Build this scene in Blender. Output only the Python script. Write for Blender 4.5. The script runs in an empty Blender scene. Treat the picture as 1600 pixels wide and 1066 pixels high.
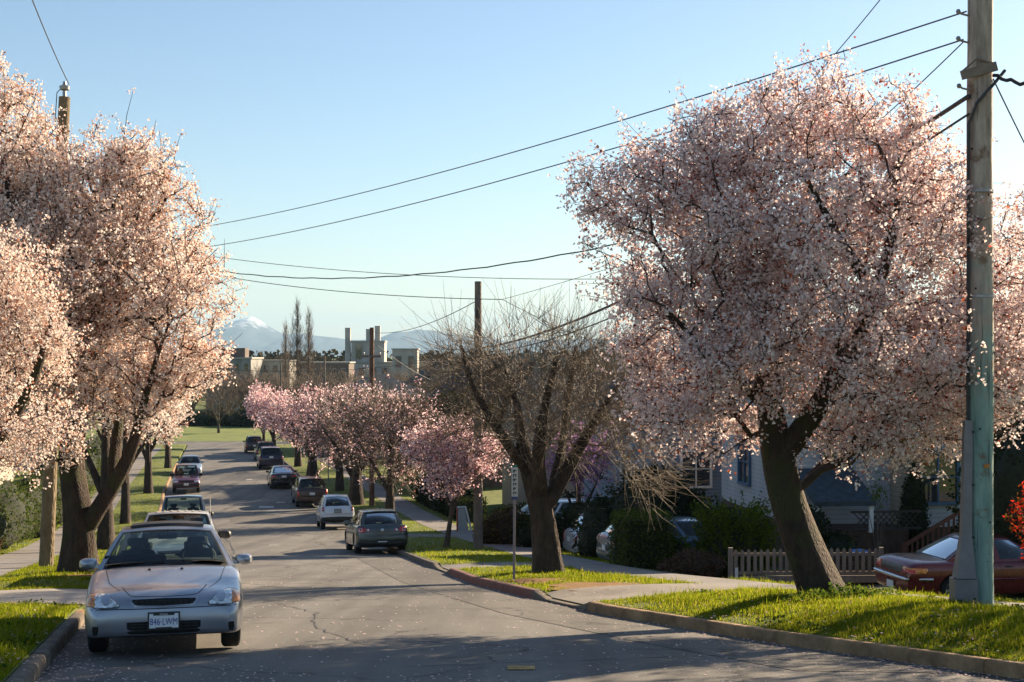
import bpy, bmesh, math, random
import numpy as np
from mathutils import Vector, Matrix
from mathutils.bvhtree import BVHTree

SC = bpy.context.scene
COL = SC.collection
PI = math.pi
R_ = math.radians

# ---------------------------------------------------------------- camera
F = 2222.0                      # focal length in photo pixels (1600 wide)
EYE = 1.72
cam = bpy.data.objects.new('camera', bpy.data.cameras.new('camera'))
COL.objects.link(cam)
cam.location = (0, 0, EYE)
cam.rotation_euler = (R_(90), 0, 0)
cam.data.sensor_width = 36
cam.data.lens = 36 * F / 1600
cam.data.shift_y = 22 / 1600
cam.data.clip_start = 0.1
cam.data.clip_end = 60000
SC.camera = cam

# ---------------------------------------------------------------- sky, sun, exposure
SUN_AZ, SUN_EL = 46.0, 21.0     # degrees right of the view direction, above the horizon
W = bpy.data.worlds.new('World')
SC.world = W
W.use_nodes = True
_n = W.node_tree.nodes
sky = _n.new('ShaderNodeTexSky')
sky.sky_type = 'NISHITA'
sky.sun_disc = False
sky.sun_elevation = R_(SUN_EL)
sky.sun_rotation = R_(SUN_AZ)
sky.altitude = 0
sky.air_density = 1.0
sky.dust_density = 0.4
sky.ozone_density = 2.2
W.node_tree.links.new(sky.outputs[0], _n['Background'].inputs[0])
_n['Background'].inputs[1].default_value = 0.050
sl = bpy.data.lights.new('sun', 'SUN')
sl.energy = 5.0
sl.angle = R_(0.5)
sl.color = (1.0, 0.79, 0.54)
sun = bpy.data.objects.new('sun', sl)
COL.objects.link(sun)
_a, _e = R_(SUN_AZ), R_(SUN_EL)
SUN_DIR = Vector((math.sin(_a) * math.cos(_e), math.cos(_a) * math.cos(_e), math.sin(_e)))
sun.rotation_euler = (-SUN_DIR).to_track_quat('-Z', 'Y').to_euler()
sun.location = (60, 30, 40)
SC.view_settings.view_transform = 'Standard'
SC.view_settings.look = 'None'
SC.view_settings.exposure = 1.65
SC.view_settings.gamma = 1
SC.view_settings.use_curve_mapping = False
SC.cycles.max_bounces = 7
SC.cycles.transparent_max_bounces = 12
SC.cycles.diffuse_bounces = 3
SC.cycles.glossy_bounces = 3
SC.cycles.transmission_bounces = 4
SC.cycles.caustics_reflective = False
SC.cycles.caustics_refractive = False

# ---------------------------------------------------------------- helpers
def tag(o, label=None, cat=None, group=None, kind=None):
    if label: o['label'] = label
    if cat: o['category'] = cat
    if group: o['group'] = group
    if kind: o['kind'] = kind
    return o

def empty(name, loc=(0, 0, 0), label=None, cat=None, group=None, rz=0.0, rx=0.0):
    o = bpy.data.objects.new(name, None)
    o.empty_display_size = 0.2
    COL.objects.link(o)
    o.location = loc
    o.rotation_euler = (rx, 0, rz)
    return tag(o, label, cat, group)

def np_mesh(name, verts, faces, smooth=False):
    """verts (N,3); faces (M,k) array, or a list of such arrays / polygons"""
    me = bpy.data.meshes.new(name)
    verts = np.asarray(verts, dtype=np.float64).reshape(-1, 3)
    if isinstance(faces, np.ndarray): faces = [faces]
    if len(faces) and isinstance(faces[0], np.ndarray) and faces[0].ndim == 2:
        loops = np.concatenate([f.reshape(-1) for f in faces])
        tot = np.concatenate([np.full(len(f), f.shape[1], dtype=np.int32) for f in faces])
    else:
        loops = np.array([i for f in faces for i in f], dtype=np.int32)
        tot = np.array([len(f) for f in faces], dtype=np.int32)
    start = np.concatenate([[0], np.cumsum(tot)[:-1]]).astype(np.int32)
    me.vertices.add(len(verts)); me.vertices.foreach_set('co', verts.reshape(-1).astype(np.float32))
    me.loops.add(len(loops)); me.loops.foreach_set('vertex_index', loops.astype(np.int32))
    me.polygons.add(len(tot)); me.polygons.foreach_set('loop_start', start)
    me.polygons.foreach_set('loop_total', tot.astype(np.int32))
    me.polygons.foreach_set('use_smooth', np.full(len(tot), bool(smooth)))
    me.update(calc_edges=True)
    return me

def add(name, me, mat, parent=None, loc=None):
    me.materials.clear()
    for m in (mat if isinstance(mat, (list, tuple)) else [mat]): me.materials.append(m)
    o = bpy.data.objects.new(name, me)
    COL.objects.link(o)
    if parent is not None: o.parent = parent
    if loc is not None: o.location = loc
    return o

class MB:
    """collects shapes, then links them as one mesh object"""
    def __init__(s): s.v = []; s.f = []; s.n = 0
    def raw(s, v, f):
        v = np.asarray(v, dtype=float).reshape(-1, 3)
        s.v.append(v); s.f += [[i + s.n for i in q] for q in f]; s.n += len(v); return s
    def box(s, c, d, rz=0.0, M=None):
        x, y, z = d[0] / 2, d[1] / 2, d[2] / 2
        v = np.array([(-x,-y,-z),(x,-y,-z),(x,y,-z),(-x,y,-z),(-x,-y,z),(x,-y,z),(x,y,z),(-x,y,z)])
        if rz:
            c_, s_ = math.cos(rz), math.sin(rz)
            v = v @ np.array([[c_, s_, 0], [-s_, c_, 0], [0, 0, 1]])
        if M is not None: v = v @ np.array(M.to_3x3()).T
        return s.raw(v + np.array(c), [(0,3,2,1),(4,5,6,7),(0,1,5,4),(1,2,6,5),(2,3,7,6),(3,0,4,7)])
    def bar(s, a, b, w, h=None):
        """rectangular bar from a to b"""
        a, b = Vector(a), Vector(b); h = w if h is None else h
        d = (b - a); L = d.length; q = d.to_track_quat('Y', 'Z').to_matrix()
        return s.box((a + b) / 2, (w, L, h), M=q)
    def tube(s, pts, r, n=8, cap=True):
        pts = [Vector(p) for p in pts]
        rs = r if isinstance(r, (list, tuple, np.ndarray)) else [r] * len(pts)
        V = []; Fc = []; prev = None
        for i, p in enumerate(pts):
            t = (pts[min(i + 1, len(pts) - 1)] - pts[max(i - 1, 0)])
            t = t.normalized() if t.length > 1e-9 else Vector((0, 0, 1))
            if prev is None:
                u = t.cross(Vector((0, 0, 1)))
                if u.length < 1e-3: u = t.cross(Vector((0, 1, 0)))
                u.normalize()
            else:
                u = (prev - t * prev.dot(t)).normalized()
            prev = u; w = t.cross(u)
            for k in range(n):
                a = 2 * PI * k / n
                V.append(p + (u * math.cos(a) + w * math.sin(a)) * rs[i])
        for i in range(len(pts) - 1):
            for k in range(n):
                k2 = (k + 1) % n
                Fc.append((i*n+k, i*n+k2, (i+1)*n+k2, (i+1)*n+k))
        if cap:
            Fc.append(tuple(range(n))[::-1]); Fc.append(tuple((len(pts)-1)*n + k for k in range(n)))
        return s.raw([tuple(v) for v in V], Fc)
    def lathe(s, prof, c=(0,0,0), n=16, axis='z'):
        V = []; Fc = []
        for r, z in prof:
            for k in range(n):
                a = 2 * PI * k / n
                p = (r * math.cos(a), r * math.sin(a), z)
                if axis == 'x': p = (p[2], p[0], p[1])
                if axis == 'y': p = (p[0], p[2], p[1])
                V.append((p[0] + c[0], p[1] + c[1], p[2] + c[2]))
        for i in range(len(prof) - 1):
            for k in range(n):
                k2 = (k + 1) % n
                Fc.append((i*n+k, i*n+k2, (i+1)*n+k2, (i+1)*n+k))
        Fc.append(tuple(range(n))[::-1]); Fc.append(tuple((len(prof)-1)*n + k for k in range(n)))
        return s.raw(V, Fc)
    def grid(s, P):
        """P: array (a,b,3)"""
        P = np.asarray(P, dtype=float); a, b = P.shape[:2]
        Fc = [(i*b+j, i*b+j+1, (i+1)*b+j+1, (i+1)*b+j) for i in range(a-1) for j in range(b-1)]
        return s.raw(P.reshape(-1, 3), Fc)
    def build(s, name, mat, parent=None, smooth=False, loc=None):
        me = np_mesh(name, np.concatenate(s.v), s.f, smooth)
        if smooth:
            me.set_sharp_from_angle(angle=R_(38))
        return add(name, me, mat, parent, loc)

# ---------------------------------------------------------------- materials
MATS = {}
def nodes_of(name):
    m = bpy.data.materials.new(name); m.use_nodes = True
    nt = m.node_tree; b = nt.nodes['Principled BSDF']
    return m, nt, b

def mat(name, col, rough=0.7, metal=0.0, var=0.0, scale=6.0, bump=0.0, bscale=None, col2=None,
        spec=0.5, coat=0.0, stretch=None, detail=6.0):
    """principled with noise-driven colour variation and bump"""
    if name in MATS: return MATS[name]
    m, nt, b = nodes_of(name); L = nt.links
    b.inputs['Roughness'].default_value = rough
    b.inputs['Metallic'].default_value = metal
    b.inputs['Specular IOR Level'].default_value = spec
    b.inputs['Coat Weight'].default_value = coat
    b.inputs['Coat Roughness'].default_value = 0.04
    b.inputs['Base Color'].default_value = (*col, 1)
    if var or bump or col2:
        tc = nt.nodes.new('ShaderNodeTexCoord')
        mp = nt.nodes.new('ShaderNodeMapping'); L.new(tc.outputs['Object'], mp.inputs[0])
        if stretch: mp.inputs['Scale'].default_value = stretch
        if var or col2:
            nz = nt.nodes.new('ShaderNodeTexNoise'); nz.inputs['Scale'].default_value = scale
            nz.inputs['Detail'].default_value = detail; nz.inputs['Roughness'].default_value = 0.65
            L.new(mp.outputs[0], nz.inputs['Vector'])
            cr = nt.nodes.new('ShaderNodeValToRGB')
            c2 = col2 if col2 else tuple(min(1, c * (1 + var)) for c in col)
            c1 = col if col2 else tuple(c * (1 - var) for c in col)
            cr.color_ramp.elements[0].position = 0.35; cr.color_ramp.elements[0].color = (*c1, 1)
            cr.color_ramp.elements[1].position = 0.65; cr.color_ramp.elements[1].color = (*c2, 1)
            L.new(nz.outputs[0], cr.inputs[0]); L.new(cr.outputs[0], b.inputs['Base Color'])
        if bump:
            nb = nt.nodes.new('ShaderNodeTexNoise'); nb.inputs['Scale'].default_value = bscale or scale * 4
            nb.inputs['Detail'].default_value = 5
            L.new(mp.outputs[0], nb.inputs['Vector'])
            bp = nt.nodes.new('ShaderNodeBump'); bp.inputs['Strength'].default_value = bump
            bp.inputs['Distance'].default_value = 0.02
            L.new(nb.outputs[0], bp.inputs['Height']); L.new(bp.outputs[0], b.inputs['Normal'])
    MATS[name] = m
    return m

def petal_mat(name, stops, trans=0.5, rough=0.6):
    """thin leaves or petals; colour picked at random for each petal"""
    if name in MATS: return MATS[name]
    m = bpy.data.materials.new(name); m.use_nodes = True
    nt = m.node_tree; nt.nodes.clear(); L = nt.links
    out = nt.nodes.new('ShaderNodeOutputMaterial')
    geo = nt.nodes.new('ShaderNodeNewGeometry')
    cr = nt.nodes.new('ShaderNodeValToRGB'); cr.color_ramp.interpolation = 'LINEAR'
    els = cr.color_ramp.elements
    while len(els) < len(stops): els.new(0.5)
    for e, (p, c) in zip(els, stops): e.position = p; e.color = (*c, 1)
    L.new(geo.outputs['Random Per Island'], cr.inputs[0])
    d = nt.nodes.new('ShaderNodeBsdfDiffuse'); t = nt.nodes.new('ShaderNodeBsdfTranslucent')
    mx = nt.nodes.new('ShaderNodeMixShader'); mx.inputs[0].default_value = trans
    L.new(cr.outputs[0], d.inputs[0]); L.new(cr.outputs[0], t.inputs[0])
    L.new(d.outputs[0], mx.inputs[1]); L.new(t.outputs[0], mx.inputs[2])
    L.new(mx.outputs[0], out.inputs[0])
    MATS[name] = m
    return m

# ---------------------------------------------------------------- the lie of the land
_gy = np.linspace(-120, 400, 2081)
_tab = [(-120, -6.0), (-20, -2.0), (0, 0), (20, 2.0), (33, 3.4), (48, 5.02), (64, 6.2), (79, 6.84), (97, 7.14), (115, 7.34),
        (140, 7.95), (165, 8.45), (180, 8.7), (215, 8.9), (400, 9.2)]
_gd = np.interp(_gy, [a for a, b in _tab], [b for a, b in _tab])
_k = np.exp(-0.5 * (np.arange(-40, 41) / 14.0) ** 2); _k /= _k.sum()
_gd = np.convolve(np.pad(_gd, 40, mode='edge'), _k, mode='valid')
_gd -= np.interp(0, _gy, _gd)
def G(y): return -np.interp(y, _gy, _gd)
def slope(y): return float((G(y + 1) - G(y - 1)) / 2)

_L = [(-120, 22.0), (0, -1.35), (13.2, -4.45), (20, -6.0), (50, -12.8), (91, -22.2), (165, -37.5), (200, -44)]
_R = [(-120, 50), (-10, 16), (0, 12.2), (8, 7.9), (13.8, 4.75), (17, 3.1), (21.1, 1.4), (26, 0.1), (30, -0.85), (45, -3.3),
      (66, -7.3), (82, -10.5), (95, -13.5), (115, -18.0), (140, -23.6), (165, -29.0), (200, -37)]
def kl(y): return np.interp(y, [a for a, b in _L], [b for a, b in _L])
def kr(y): return np.interp(y, [a for a, b in _R], [b for a, b in _R])
_S = [(-120, 62), (0, 18), (13.8, 9.4), (20.2, 6.95), (26.7, 3.75), (32, 1.75), (48, -.45), (66, -4.2), (82, -7.4), (165, -26), (200, -34)]
def sw_r(y): return np.interp(y, [a for a, b in _S], [b for a, b in _S])   # inner edge of the right pavement
SW_W = 1.5
def sw_l(y): return kl(y) - 2.55                                            # inner edge of the left pavement
KERB_W, KERB_H, END_Y = 0.16, 0.13, 160.0

def pulse(y, a, b, s=0.5):
    return np.clip((np.asarray(y) - a) / s, 0, 1) * np.clip((b - np.asarray(y)) / s, 0, 1)
def drop_r(y): return np.maximum(pulse(y, 22.0, 24.9), np.maximum(pulse(y, 34.0, 37.5), pulse(y, 56, 59)))
def drop_l(y): return np.maximum(pulse(y, 20.6, 27.4), pulse(y, 60, 64))

def ground(x, y):
    """height of the land (verges, lawns, pavements) at x, y"""
    x = np.asarray(x, float); y = np.asarray(y, float)
    g = G(y)
    L, R, S = kl(y), kr(y), sw_r(y)
    z = g + KERB_H - 0.01
    tr = np.clip((x - R - KERB_W) / np.maximum(S - R - KERB_W, .1), 0, 1)
    near = np.clip((24 - y) / 3, 0, 1) * np.clip((y - 6) / 4, 0, 1)
    z = z + np.where(x > R, np.sin(PI * tr) * (0.04 + 0.17 * near), 0)
    tl = np.clip((L - KERB_W - x) / 2.3, 0, 1)
    z = z + np.where(x < L, np.sin(PI * tl) * 0.05, 0)
    z = z - np.where(x > R, np.clip((x - S - SW_W) * .12, 0, .42), 0)
    flat = np.where(x > R, drop_r(y) * (1 - tr), 0) + np.where(x < L, drop_l(y) * np.clip((L + 1.5 - x) / 3.0, 0, 1) * (x > L - 2.4), 0)
    z = z - flat * (KERB_H - 0.03)
    z = np.where((x > L) & (x < R), g, z)
    return z
def gz(x, y): return float(ground(x, y))
def gp(px, y):
    """point of the land seen at image column px, y metres ahead"""
    x = (px - 800) / F * y
    return (x, y, gz(x, y))
def at(px, py, y):
    return Vector(((px - 800) / F * y, y, EYE - (py - 555) / F * y))
STREET = math.atan(0.225)       # the street heads this far left of straight ahead
# ================================================================ THE LAND
GRASS_SOIL = mat('grass_soil', (0.060, 0.090, 0.008), 0.95, var=0.35, scale=1.3, bump=0.8, bscale=30, col2=(0.125, 0.150, 0.014))

def build_ground():
    ys = np.unique(np.concatenate([np.linspace(-100, -10, 12), np.arange(-8, 70, 0.5), np.arange(70, END_Y, 1.5)]))
    offl = [-900, -300, -120, -60, -30, -16, -10, -7, -5.5, -4.1, -2.55, -2.2, -1.8, -1.4, -1.0, -.6, -.35, -.17, -.16]
    offr = [.16, .17, .35, .6, 1.0, 1.4, 1.8, 2.2, 2.6, 3.0, 3.4, 3.8, 4.3, 4.8, 5.5, 6.5, 8, 11, 16, 30, 60, 120, 300, 900]
    rows = []
    for y in ys:
        L, R = float(kl(y)), float(kr(y))
        row = []
        for o in offl:
            x = L + o; row.append((x, y, gz(x, y) if o < -.165 else G(y) - .10))
        for o in offr:
            x = R + o; row.append((x, y, gz(x, y) if o > .165 else G(y) - .10))
        rows.append(row)
    # beyond the end of the street: flat ground to the horizon
    for y in (END_Y + 0.3, 172, 200, 260, 400, 900, 3000, 16000):
        L, R = float(kl(min(y, 165))), float(kr(min(y, 165)))
        k = max(1, y * .9 / 900)
        rows.append([(L + o if abs(o) < 100 else o * k, y, float(G(min(y, 400))) - .10) for o in offl] +
                    [(R + o if abs(o) < 100 else o * k, y, float(G(min(y, 400))) - .10) for o in offr])
    m = MB(); m.grid(np.array(rows))
    o = m.build('ground', GRASS_SOIL, smooth=True)
    tag(o, kind='structure')
build_ground()

def asphalt(name, base, dark):
    m, nt, b = nodes_of(name); L = nt.links
    tc = nt.nodes.new('ShaderNodeTexCoord')
    def noise(s, d=6, r=.6):
        n = nt.nodes.new('ShaderNodeTexNoise'); n.inputs['Scale'].default_value = s
        n.inputs['Detail'].default_value = d; n.inputs['Roughness'].default_value = r
        L.new(tc.outputs['Object'], n.inputs['Vector']); return n
    def ramp(src, p0, c0, p1, c1):
        r = nt.nodes.new('ShaderNodeValToRGB')
        r.color_ramp.elements[0].position = p0; r.color_ramp.elements[0].color = (*c0, 1)
        r.color_ramp.elements[1].position = p1; r.color_ramp.elements[1].color = (*c1, 1)
        L.new(src, r.inputs[0]); return r
    def mul(a, b_, f=1.0, mode='MULTIPLY'):
        x = nt.nodes.new('ShaderNodeMix'); x.data_type = 'RGBA'; x.blend_type = mode
        x.inputs[0].default_value = f; L.new(a, x.inputs[6]); L.new(b_, x.inputs[7]); return x.outputs[2]
    big = ramp(noise(0.35, 5).outputs[0], .35, dark, .65, base)
    fine = ramp(noise(70, 3, .8).outputs[0], .3, (.55,) * 3, .75, (1.35,) * 3)
    c = mul(big.outputs[0], fine.outputs[0])
    # wandering cracks
    vo = nt.nodes.new('ShaderNodeTexVoronoi'); vo.feature = 'DISTANCE_TO_EDGE'; vo.inputs['Scale'].default_value = 0.28
    wn = noise(1.2, 4); av = nt.nodes.new('ShaderNodeVectorMath'); av.operation = 'MULTIPLY_ADD'
    av.inputs[1].default_value = (1.2, 1.2, 0); L.new(wn.outputs[1], av.inputs[0]); L.new(tc.outputs['Object'], av.inputs[2])
    L.new(av.outputs[0], vo.inputs['Vector'])
    crk = ramp(vo.outputs[0], .003, (.28,) * 3, .014, (1,) * 3)
    msk = ramp(noise(.5, 2).outputs[0], .44, (0,) * 3, .52, (1,) * 3)
    mixc = nt.nodes.new('ShaderNodeMix'); mixc.data_type = 'RGBA'
    L.new(msk.outputs[0], mixc.inputs[0]); mixc.inputs[6].default_value = (1, 1, 1, 1); L.new(crk.outputs[0], mixc.inputs[7])
    c = mul(c, mixc.outputs[2])
    # tyre-worn lanes running with the street, oil and damp stains
    mp = nt.nodes.new('ShaderNodeMapping'); mp.inputs['Rotation'].default_value = (0, 0, -STREET); mp.inputs['Scale'].default_value = (1.5, .045, 1); L.new(tc.outputs['Object'], mp.inputs[0])
    ln = nt.nodes.new('ShaderNodeTexNoise'); ln.inputs['Scale'].default_value = 1.0; ln.inputs['Detail'].default_value = 4; L.new(mp.outputs[0], ln.inputs['Vector'])
    c = mul(c, ramp(ln.outputs[0], .36, (.72,) * 3, .62, (1.16,) * 3).outputs[0])
    st = ramp(noise(.9, 5, .5).outputs[0], .62, (1,) * 3, .72, (.62, .60, .60))
    c = mul(c, st.outputs[0])
    pit = ramp(noise(16, 3, .7).outputs[0], .30, (.62,) * 3, .40, (1,) * 3)
    c = mul(c, pit.outputs[0])
    L.new(c, b.inputs['Base Color'])
    b.inputs['Roughness'].default_value = 0.78
    b.inputs['Specular IOR Level'].default_value = 0.42
    bp = nt.nodes.new('ShaderNodeBump'); bp.inputs['Strength'].default_value = 0.55; bp.inputs['Distance'].default_value = 0.012
    L.new(noise(55, 4, .75).outputs[0], bp.inputs['Height']); L.new(bp.outputs[0], b.inputs['Normal'])
    MATS[name] = m
    return m
ROAD = asphalt('asphalt', (0.165, 0.155, 0.142), (0.122, 0.116, 0.108))
PATCH = asphalt('asphalt_patch', (0.125, 0.116, 0.103), (0.098, 0.092, 0.086))
CONC = mat('concrete', (0.18, 0.16, 0.14), 0.85, var=0.2, scale=1.2, bump=0.35, bscale=60)
CONC_DARK = mat('pavement_concrete', (0.17, 0.155, 0.145), 0.88, var=0.22, scale=0.9, bump=0.35, bscale=50)
KERBM = mat('kerb_concrete', (0.17, 0.098, 0.046), 0.9, scale=2.2, bump=0.9, bscale=22, col2=(0.40, 0.25, 0.125))
KERB_OLD = mat('kerb_old', (0.07, 0.06, 0.05), 0.92, scale=3.0, bump=0.9, bscale=20, col2=(0.19, 0.15, 0.11))
KERB_RED = mat('kerb_red', (0.16, 0.05, 0.04), 0.85, scale=4.0, bump=0.7, bscale=24, col2=(0.20, 0.10, 0.08))

def strip(name, xa, xb, ys, zf, mt, n=8):
    P = [[((1 - t) * xa(y) + t * xb(y), y, zf((1 - t) * xa(y) + t * xb(y), y)) for t in np.linspace(0, 1, n)] for y in ys]
    m = MB(); m.grid(np.array(P, dtype=float))
    return tag(m.build(name, mt, smooth=True), kind='structure')

road_ys = np.unique(np.concatenate([np.linspace(-100, -10, 10), np.arange(-8, 80, 1.0), np.arange(80, END_Y + 1, 2)]))
strip('road', lambda y: kl(y), lambda y: kr(y), road_ys, lambda x, y: float(G(y)) - .02 + .05 * math.sin(PI * min(max((x - kl(y)) / (kr(y) - kl(y)), 0), 1)), ROAD, 13)
def crown(x, y): return float(G(y)) - .02 + .05 * math.sin(PI * min(max((x - kl(y)) / (kr(y) - kl(y)), 0), 1))
# cross street at the far end
m = MB(); m.grid(np.array([[(x, y, float(G(y)) - .03) for x in (-200, -60, -37, -29, 10, 120)] for y in (END_Y - 1, 164, 169)]))
tag(m.build('cross_road', ROAD), kind='structure')
# worn patches in the asphalt
def road_patch(y0, y1, t0, t1, mt=PATCH, off=.005):
    ys = np.arange(y0, y1 + .01, .5)
    f = lambda t: (lambda y: kl(y) * (1 - t) + kr(y) * t)
    strip('road_patch', f(t0), f(t1), ys, lambda x, y: crown(x, y) + off, mt, 6)
road_patch(14, 43.5, .80, .985)
road_patch(69, 74, .38, .66)
# tar sealed cracks wandering over the asphalt
TAR = mat('tar', (.060, .057, .054), .55, var=.3, scale=8)
def tar_seam(pts, w, seed):
    rnd = random.Random(seed); P = []
    fine = []
    for (a, b) in zip(pts[:-1], pts[1:]):
        for k in range(10): fine.append((a[0] + (b[0] - a[0]) * k / 10 + rnd.gauss(0, .035), a[1] + (b[1] - a[1]) * k / 10 + rnd.gauss(0, .05)))
    fine.append(pts[-1])
    for i, (x, y) in enumerate(fine):
        ww = w * rnd.uniform(.5, 1.3); u = Vector((fine[min(i+1, len(fine)-1)][0] - fine[max(i-1, 0)][0], fine[min(i+1, len(fine)-1)][1] - fine[max(i-1, 0)][1])).normalized()
        P.append([(x - u.y * ww, y + u.x * ww, crown(x - u.y * ww, y + u.x * ww) + .0085), (x + u.y * ww, y - u.x * ww, crown(x + u.y * ww, y - u.x * ww) + .0085)])
    m = MB(); m.grid(np.array(P)); tag(m.build('tar_seam', TAR), kind='structure')
tar_seam([(-1.6, 16.2), (-2.6, 18.6), (-2.9, 21.0), (-3.8, 23.0)], .010, 1)
tar_seam([(-3.6, 21.5), (-2.2, 22.3), (-.4, 22.0), (.6, 22.6)], .009, 2)
tar_seam([(-6.5, 33), (-7.4, 38), (-8.4, 43), (-9.8, 50), (-12.4, 61)], .015, 3)
tar_seam([(-1.1, 14.2), (1.0, 14.9), (2.6, 15.6)], .015, 4)
tar_seam([(-8.6, 42.6), (-6.2, 43.8), (-4.4, 43.4)], .025, 5)
# remnants of worn white paint
WORN = mat('worn_paint', (0.42, 0.40, 0.36), 0.7, var=.5, scale=9)
YELLOW = mat('yellow_paint', (0.36, 0.22, 0.045), 0.7, var=.5, scale=9)
m = MB()
for (px, py, dx, w, y) in [(700, 770, 26, 3, 0), (708, 773, 20, 2, 0), (735, 764, 10, 2, 0), (612, 735, 10, 2, 0)]:
    pass
def mark(px0, px1, y0, y1, mt):
    m = MB(); P = []
    for y in np.linspace(y0, y1, 3):
        P.append([(x, y, crown(x, y) + .009) for x in np.linspace((px0 - 800) / F * y, (px1 - 800) / F * y, 4)])
    m.grid(np.array(P)); tag(m.build('road_marking', mt), kind='structure')
mark(405, 428, 79, 80.3, WORN); mark(432, 446, 82.6, 83.2, WORN); mark(385, 394, 101, 102, WORN); mark(420, 436, 52.6, 52.9, WORN)
mark(793, 836, 13.9, 14.25, YELLOW)

def kerb_run(name, edge, sgn, y0, y1, mt, dropf, seg=1.6, gap=.012):
    """a run of separate kerb stones along one edge"""
    m = MB(); y = y0
    rnd = random.Random(int(y0 * 7) + 3)
    while y < y1 - .1:
        e = min(y + seg, y1)
        prof = [(0, -.12), (0, .085), (.012, .115), (.035, .128), (KERB_W - .03, .128), (KERB_W, .115), (KERB_W, -.12)]
        jx, jz = rnd.uniform(-.006, .006), rnd.uniform(-.006, .004)
        yy = np.linspace(y + gap / 2, e - gap / 2, 5)
        P = []
        for q in yy:
            h = 1 - float(dropf(q)) * .84
            P.append([(float(edge(q)) + sgn * (a + jx), q, float(G(q)) + (b * h if b > 0 else b) + jz * h) for a, b in prof])
        P = np.array(P)
        m.grid(P if sgn < 0 else P[:, ::-1])
        for end in (P[0], P[-1]):
            m.raw(end, [tuple(range(len(prof)))])
        y = e
    return tag(m.build(name, mt, smooth=True), kind='structure')
kerb_run('kerb', kl, -1, -8, 19.8, KERB_OLD, drop_l, .9)
kerb_run('kerb', kl, -1, 19.8, 120, KERBM, drop_l, 2.4)
kerb_run('kerb', kr, 1, -4, 22.0, KERBM, drop_r, 3.0, .008)
kerb_run('kerb', kr, 1, 22.0, 25.0, KERB_OLD, drop_r, 1.5)
kerb_run('kerb', kr, 1, 25.0, 34.0, KERB_RED, drop_r, 2.2)
kerb_run('kerb', kr, 1, 34.0, 150, KERB_OLD, drop_r, 2.5)

# pavements and driveway slabs
strip('pavement', lambda y: sw_r(y), lambda y: sw_r(y) + SW_W, np.arange(8, 150, .7), lambda x, y: gz(x, y) + .012, CONC_DARK, 5)
strip('pavement', lambda y: sw_l(y) - 1.75, lambda y: sw_l(y), np.arange(4, 150, .7), lambda x, y: gz(x, y) + .012, CONC_DARK, 5)
def slab(name, xa, xb, ya, yb, mt, off=.02):
    """a draped slab between two y functions"""
    xs = np.linspace(0, 1, 14); P = []
    for t in np.linspace(0, 1, 9):
        row = []
        for s in xs:
            y = (ya(s) * (1 - t) + yb(s) * t); x = xa(y) * (1 - s) + xb(y) * s
            row.append((x, y, gz(x, y) + off))
        P.append(row)
    m = MB(); m.grid(np.array(P, dtype=float)); return tag(m.build(name, mt, smooth=True), kind='structure')
slab('driveway', lambda y: kl(y) - KERB_W, lambda y: kl(y) - 2.55, lambda s: 22.0, lambda s: 25.9, mat('driveway_concrete', (.30, .28, .26), .8, var=.15, scale=1.1, bump=.3, bscale=50))
slab('driveway', lambda y: kl(y) - 2.55, lambda y: kl(y) - 16, lambda s: 22.0, lambda s: 25.9, MATS['driveway_concrete'], .024)
slab('driveway', lambda y: kr(y) + KERB_W, lambda y: sw_r(y) + .02, lambda s: 22.3 + s * 2.2, lambda s: 24.7 + s * 2.3, CONC, .02)
slab('driveway', lambda y: kr(y) + KERB_W, lambda y: sw_r(y) + .02, lambda s: 34.3, lambda s: 37.2, CONC_DARK, .02)
slab('driveway', lambda y: sw_r(y) + SW_W, lambda y: sw_r(y) + 16, lambda s: 50.0 + 2 * s, lambda s: 54 + 2 * s, CONC_DARK, .02)
slab('driveway', lambda y: kr(y) + KERB_W, lambda y: sw_r(y) + .02, lambda s: 56.3, lambda s: 58.7, CONC_DARK, .02)
# where the red saloon stands
slab('driveway', lambda y: sw_r(y) + SW_W, lambda y: sw_r(y) + 22, lambda s: 29.2 + 3 * s, lambda s: 34 + 3 * s, mat('gravel_drive', (.11, .10, .085), .95, var=.4, scale=6, bump=.8, bscale=80), .008)

# bare and mossy patches in the verges
DIRT = mat('mossy_dirt', (.13, .060, .010), .95, scale=5, bump=.8, bscale=50, col2=(.24, .12, .015))
def dirt(cx, cy, rx, ry):
    m = MB(); V = [(cx, cy, gz(cx, cy) + .02)]; n = 26
    for k in range(n):
        a = 2 * PI * k / n; q = 1 + .22 * math.sin(3 * a + cx) + .12 * math.sin(7 * a)
        x, y = cx + rx * q * math.cos(a), cy + ry * q * math.sin(a)
        x = max(x, float(kr(y)) + KERB_W + .03) if cx > -3 else min(x, float(kl(y)) - KERB_W - .03)
        V.append((x, y, gz(x, y) + .014))
    m.raw(V, [(0, 1 + k, 1 + (k + 1) % n) for k in range(n)])
    return tag(m.build('bare_earth', DIRT, smooth=True), kind='structure')
dirt(1.55, 25.9, 1.05, 1.1); dirt(0.5, 27.8, .55, 1.0); dirt(-8.75, 29.6, .55, .9)
DIRTS = [(1.55, 25.9, 1.0, 1.0), (0.5, 27.8, .5, .9), (-8.75, 29.6, .5, .8)]

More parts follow.
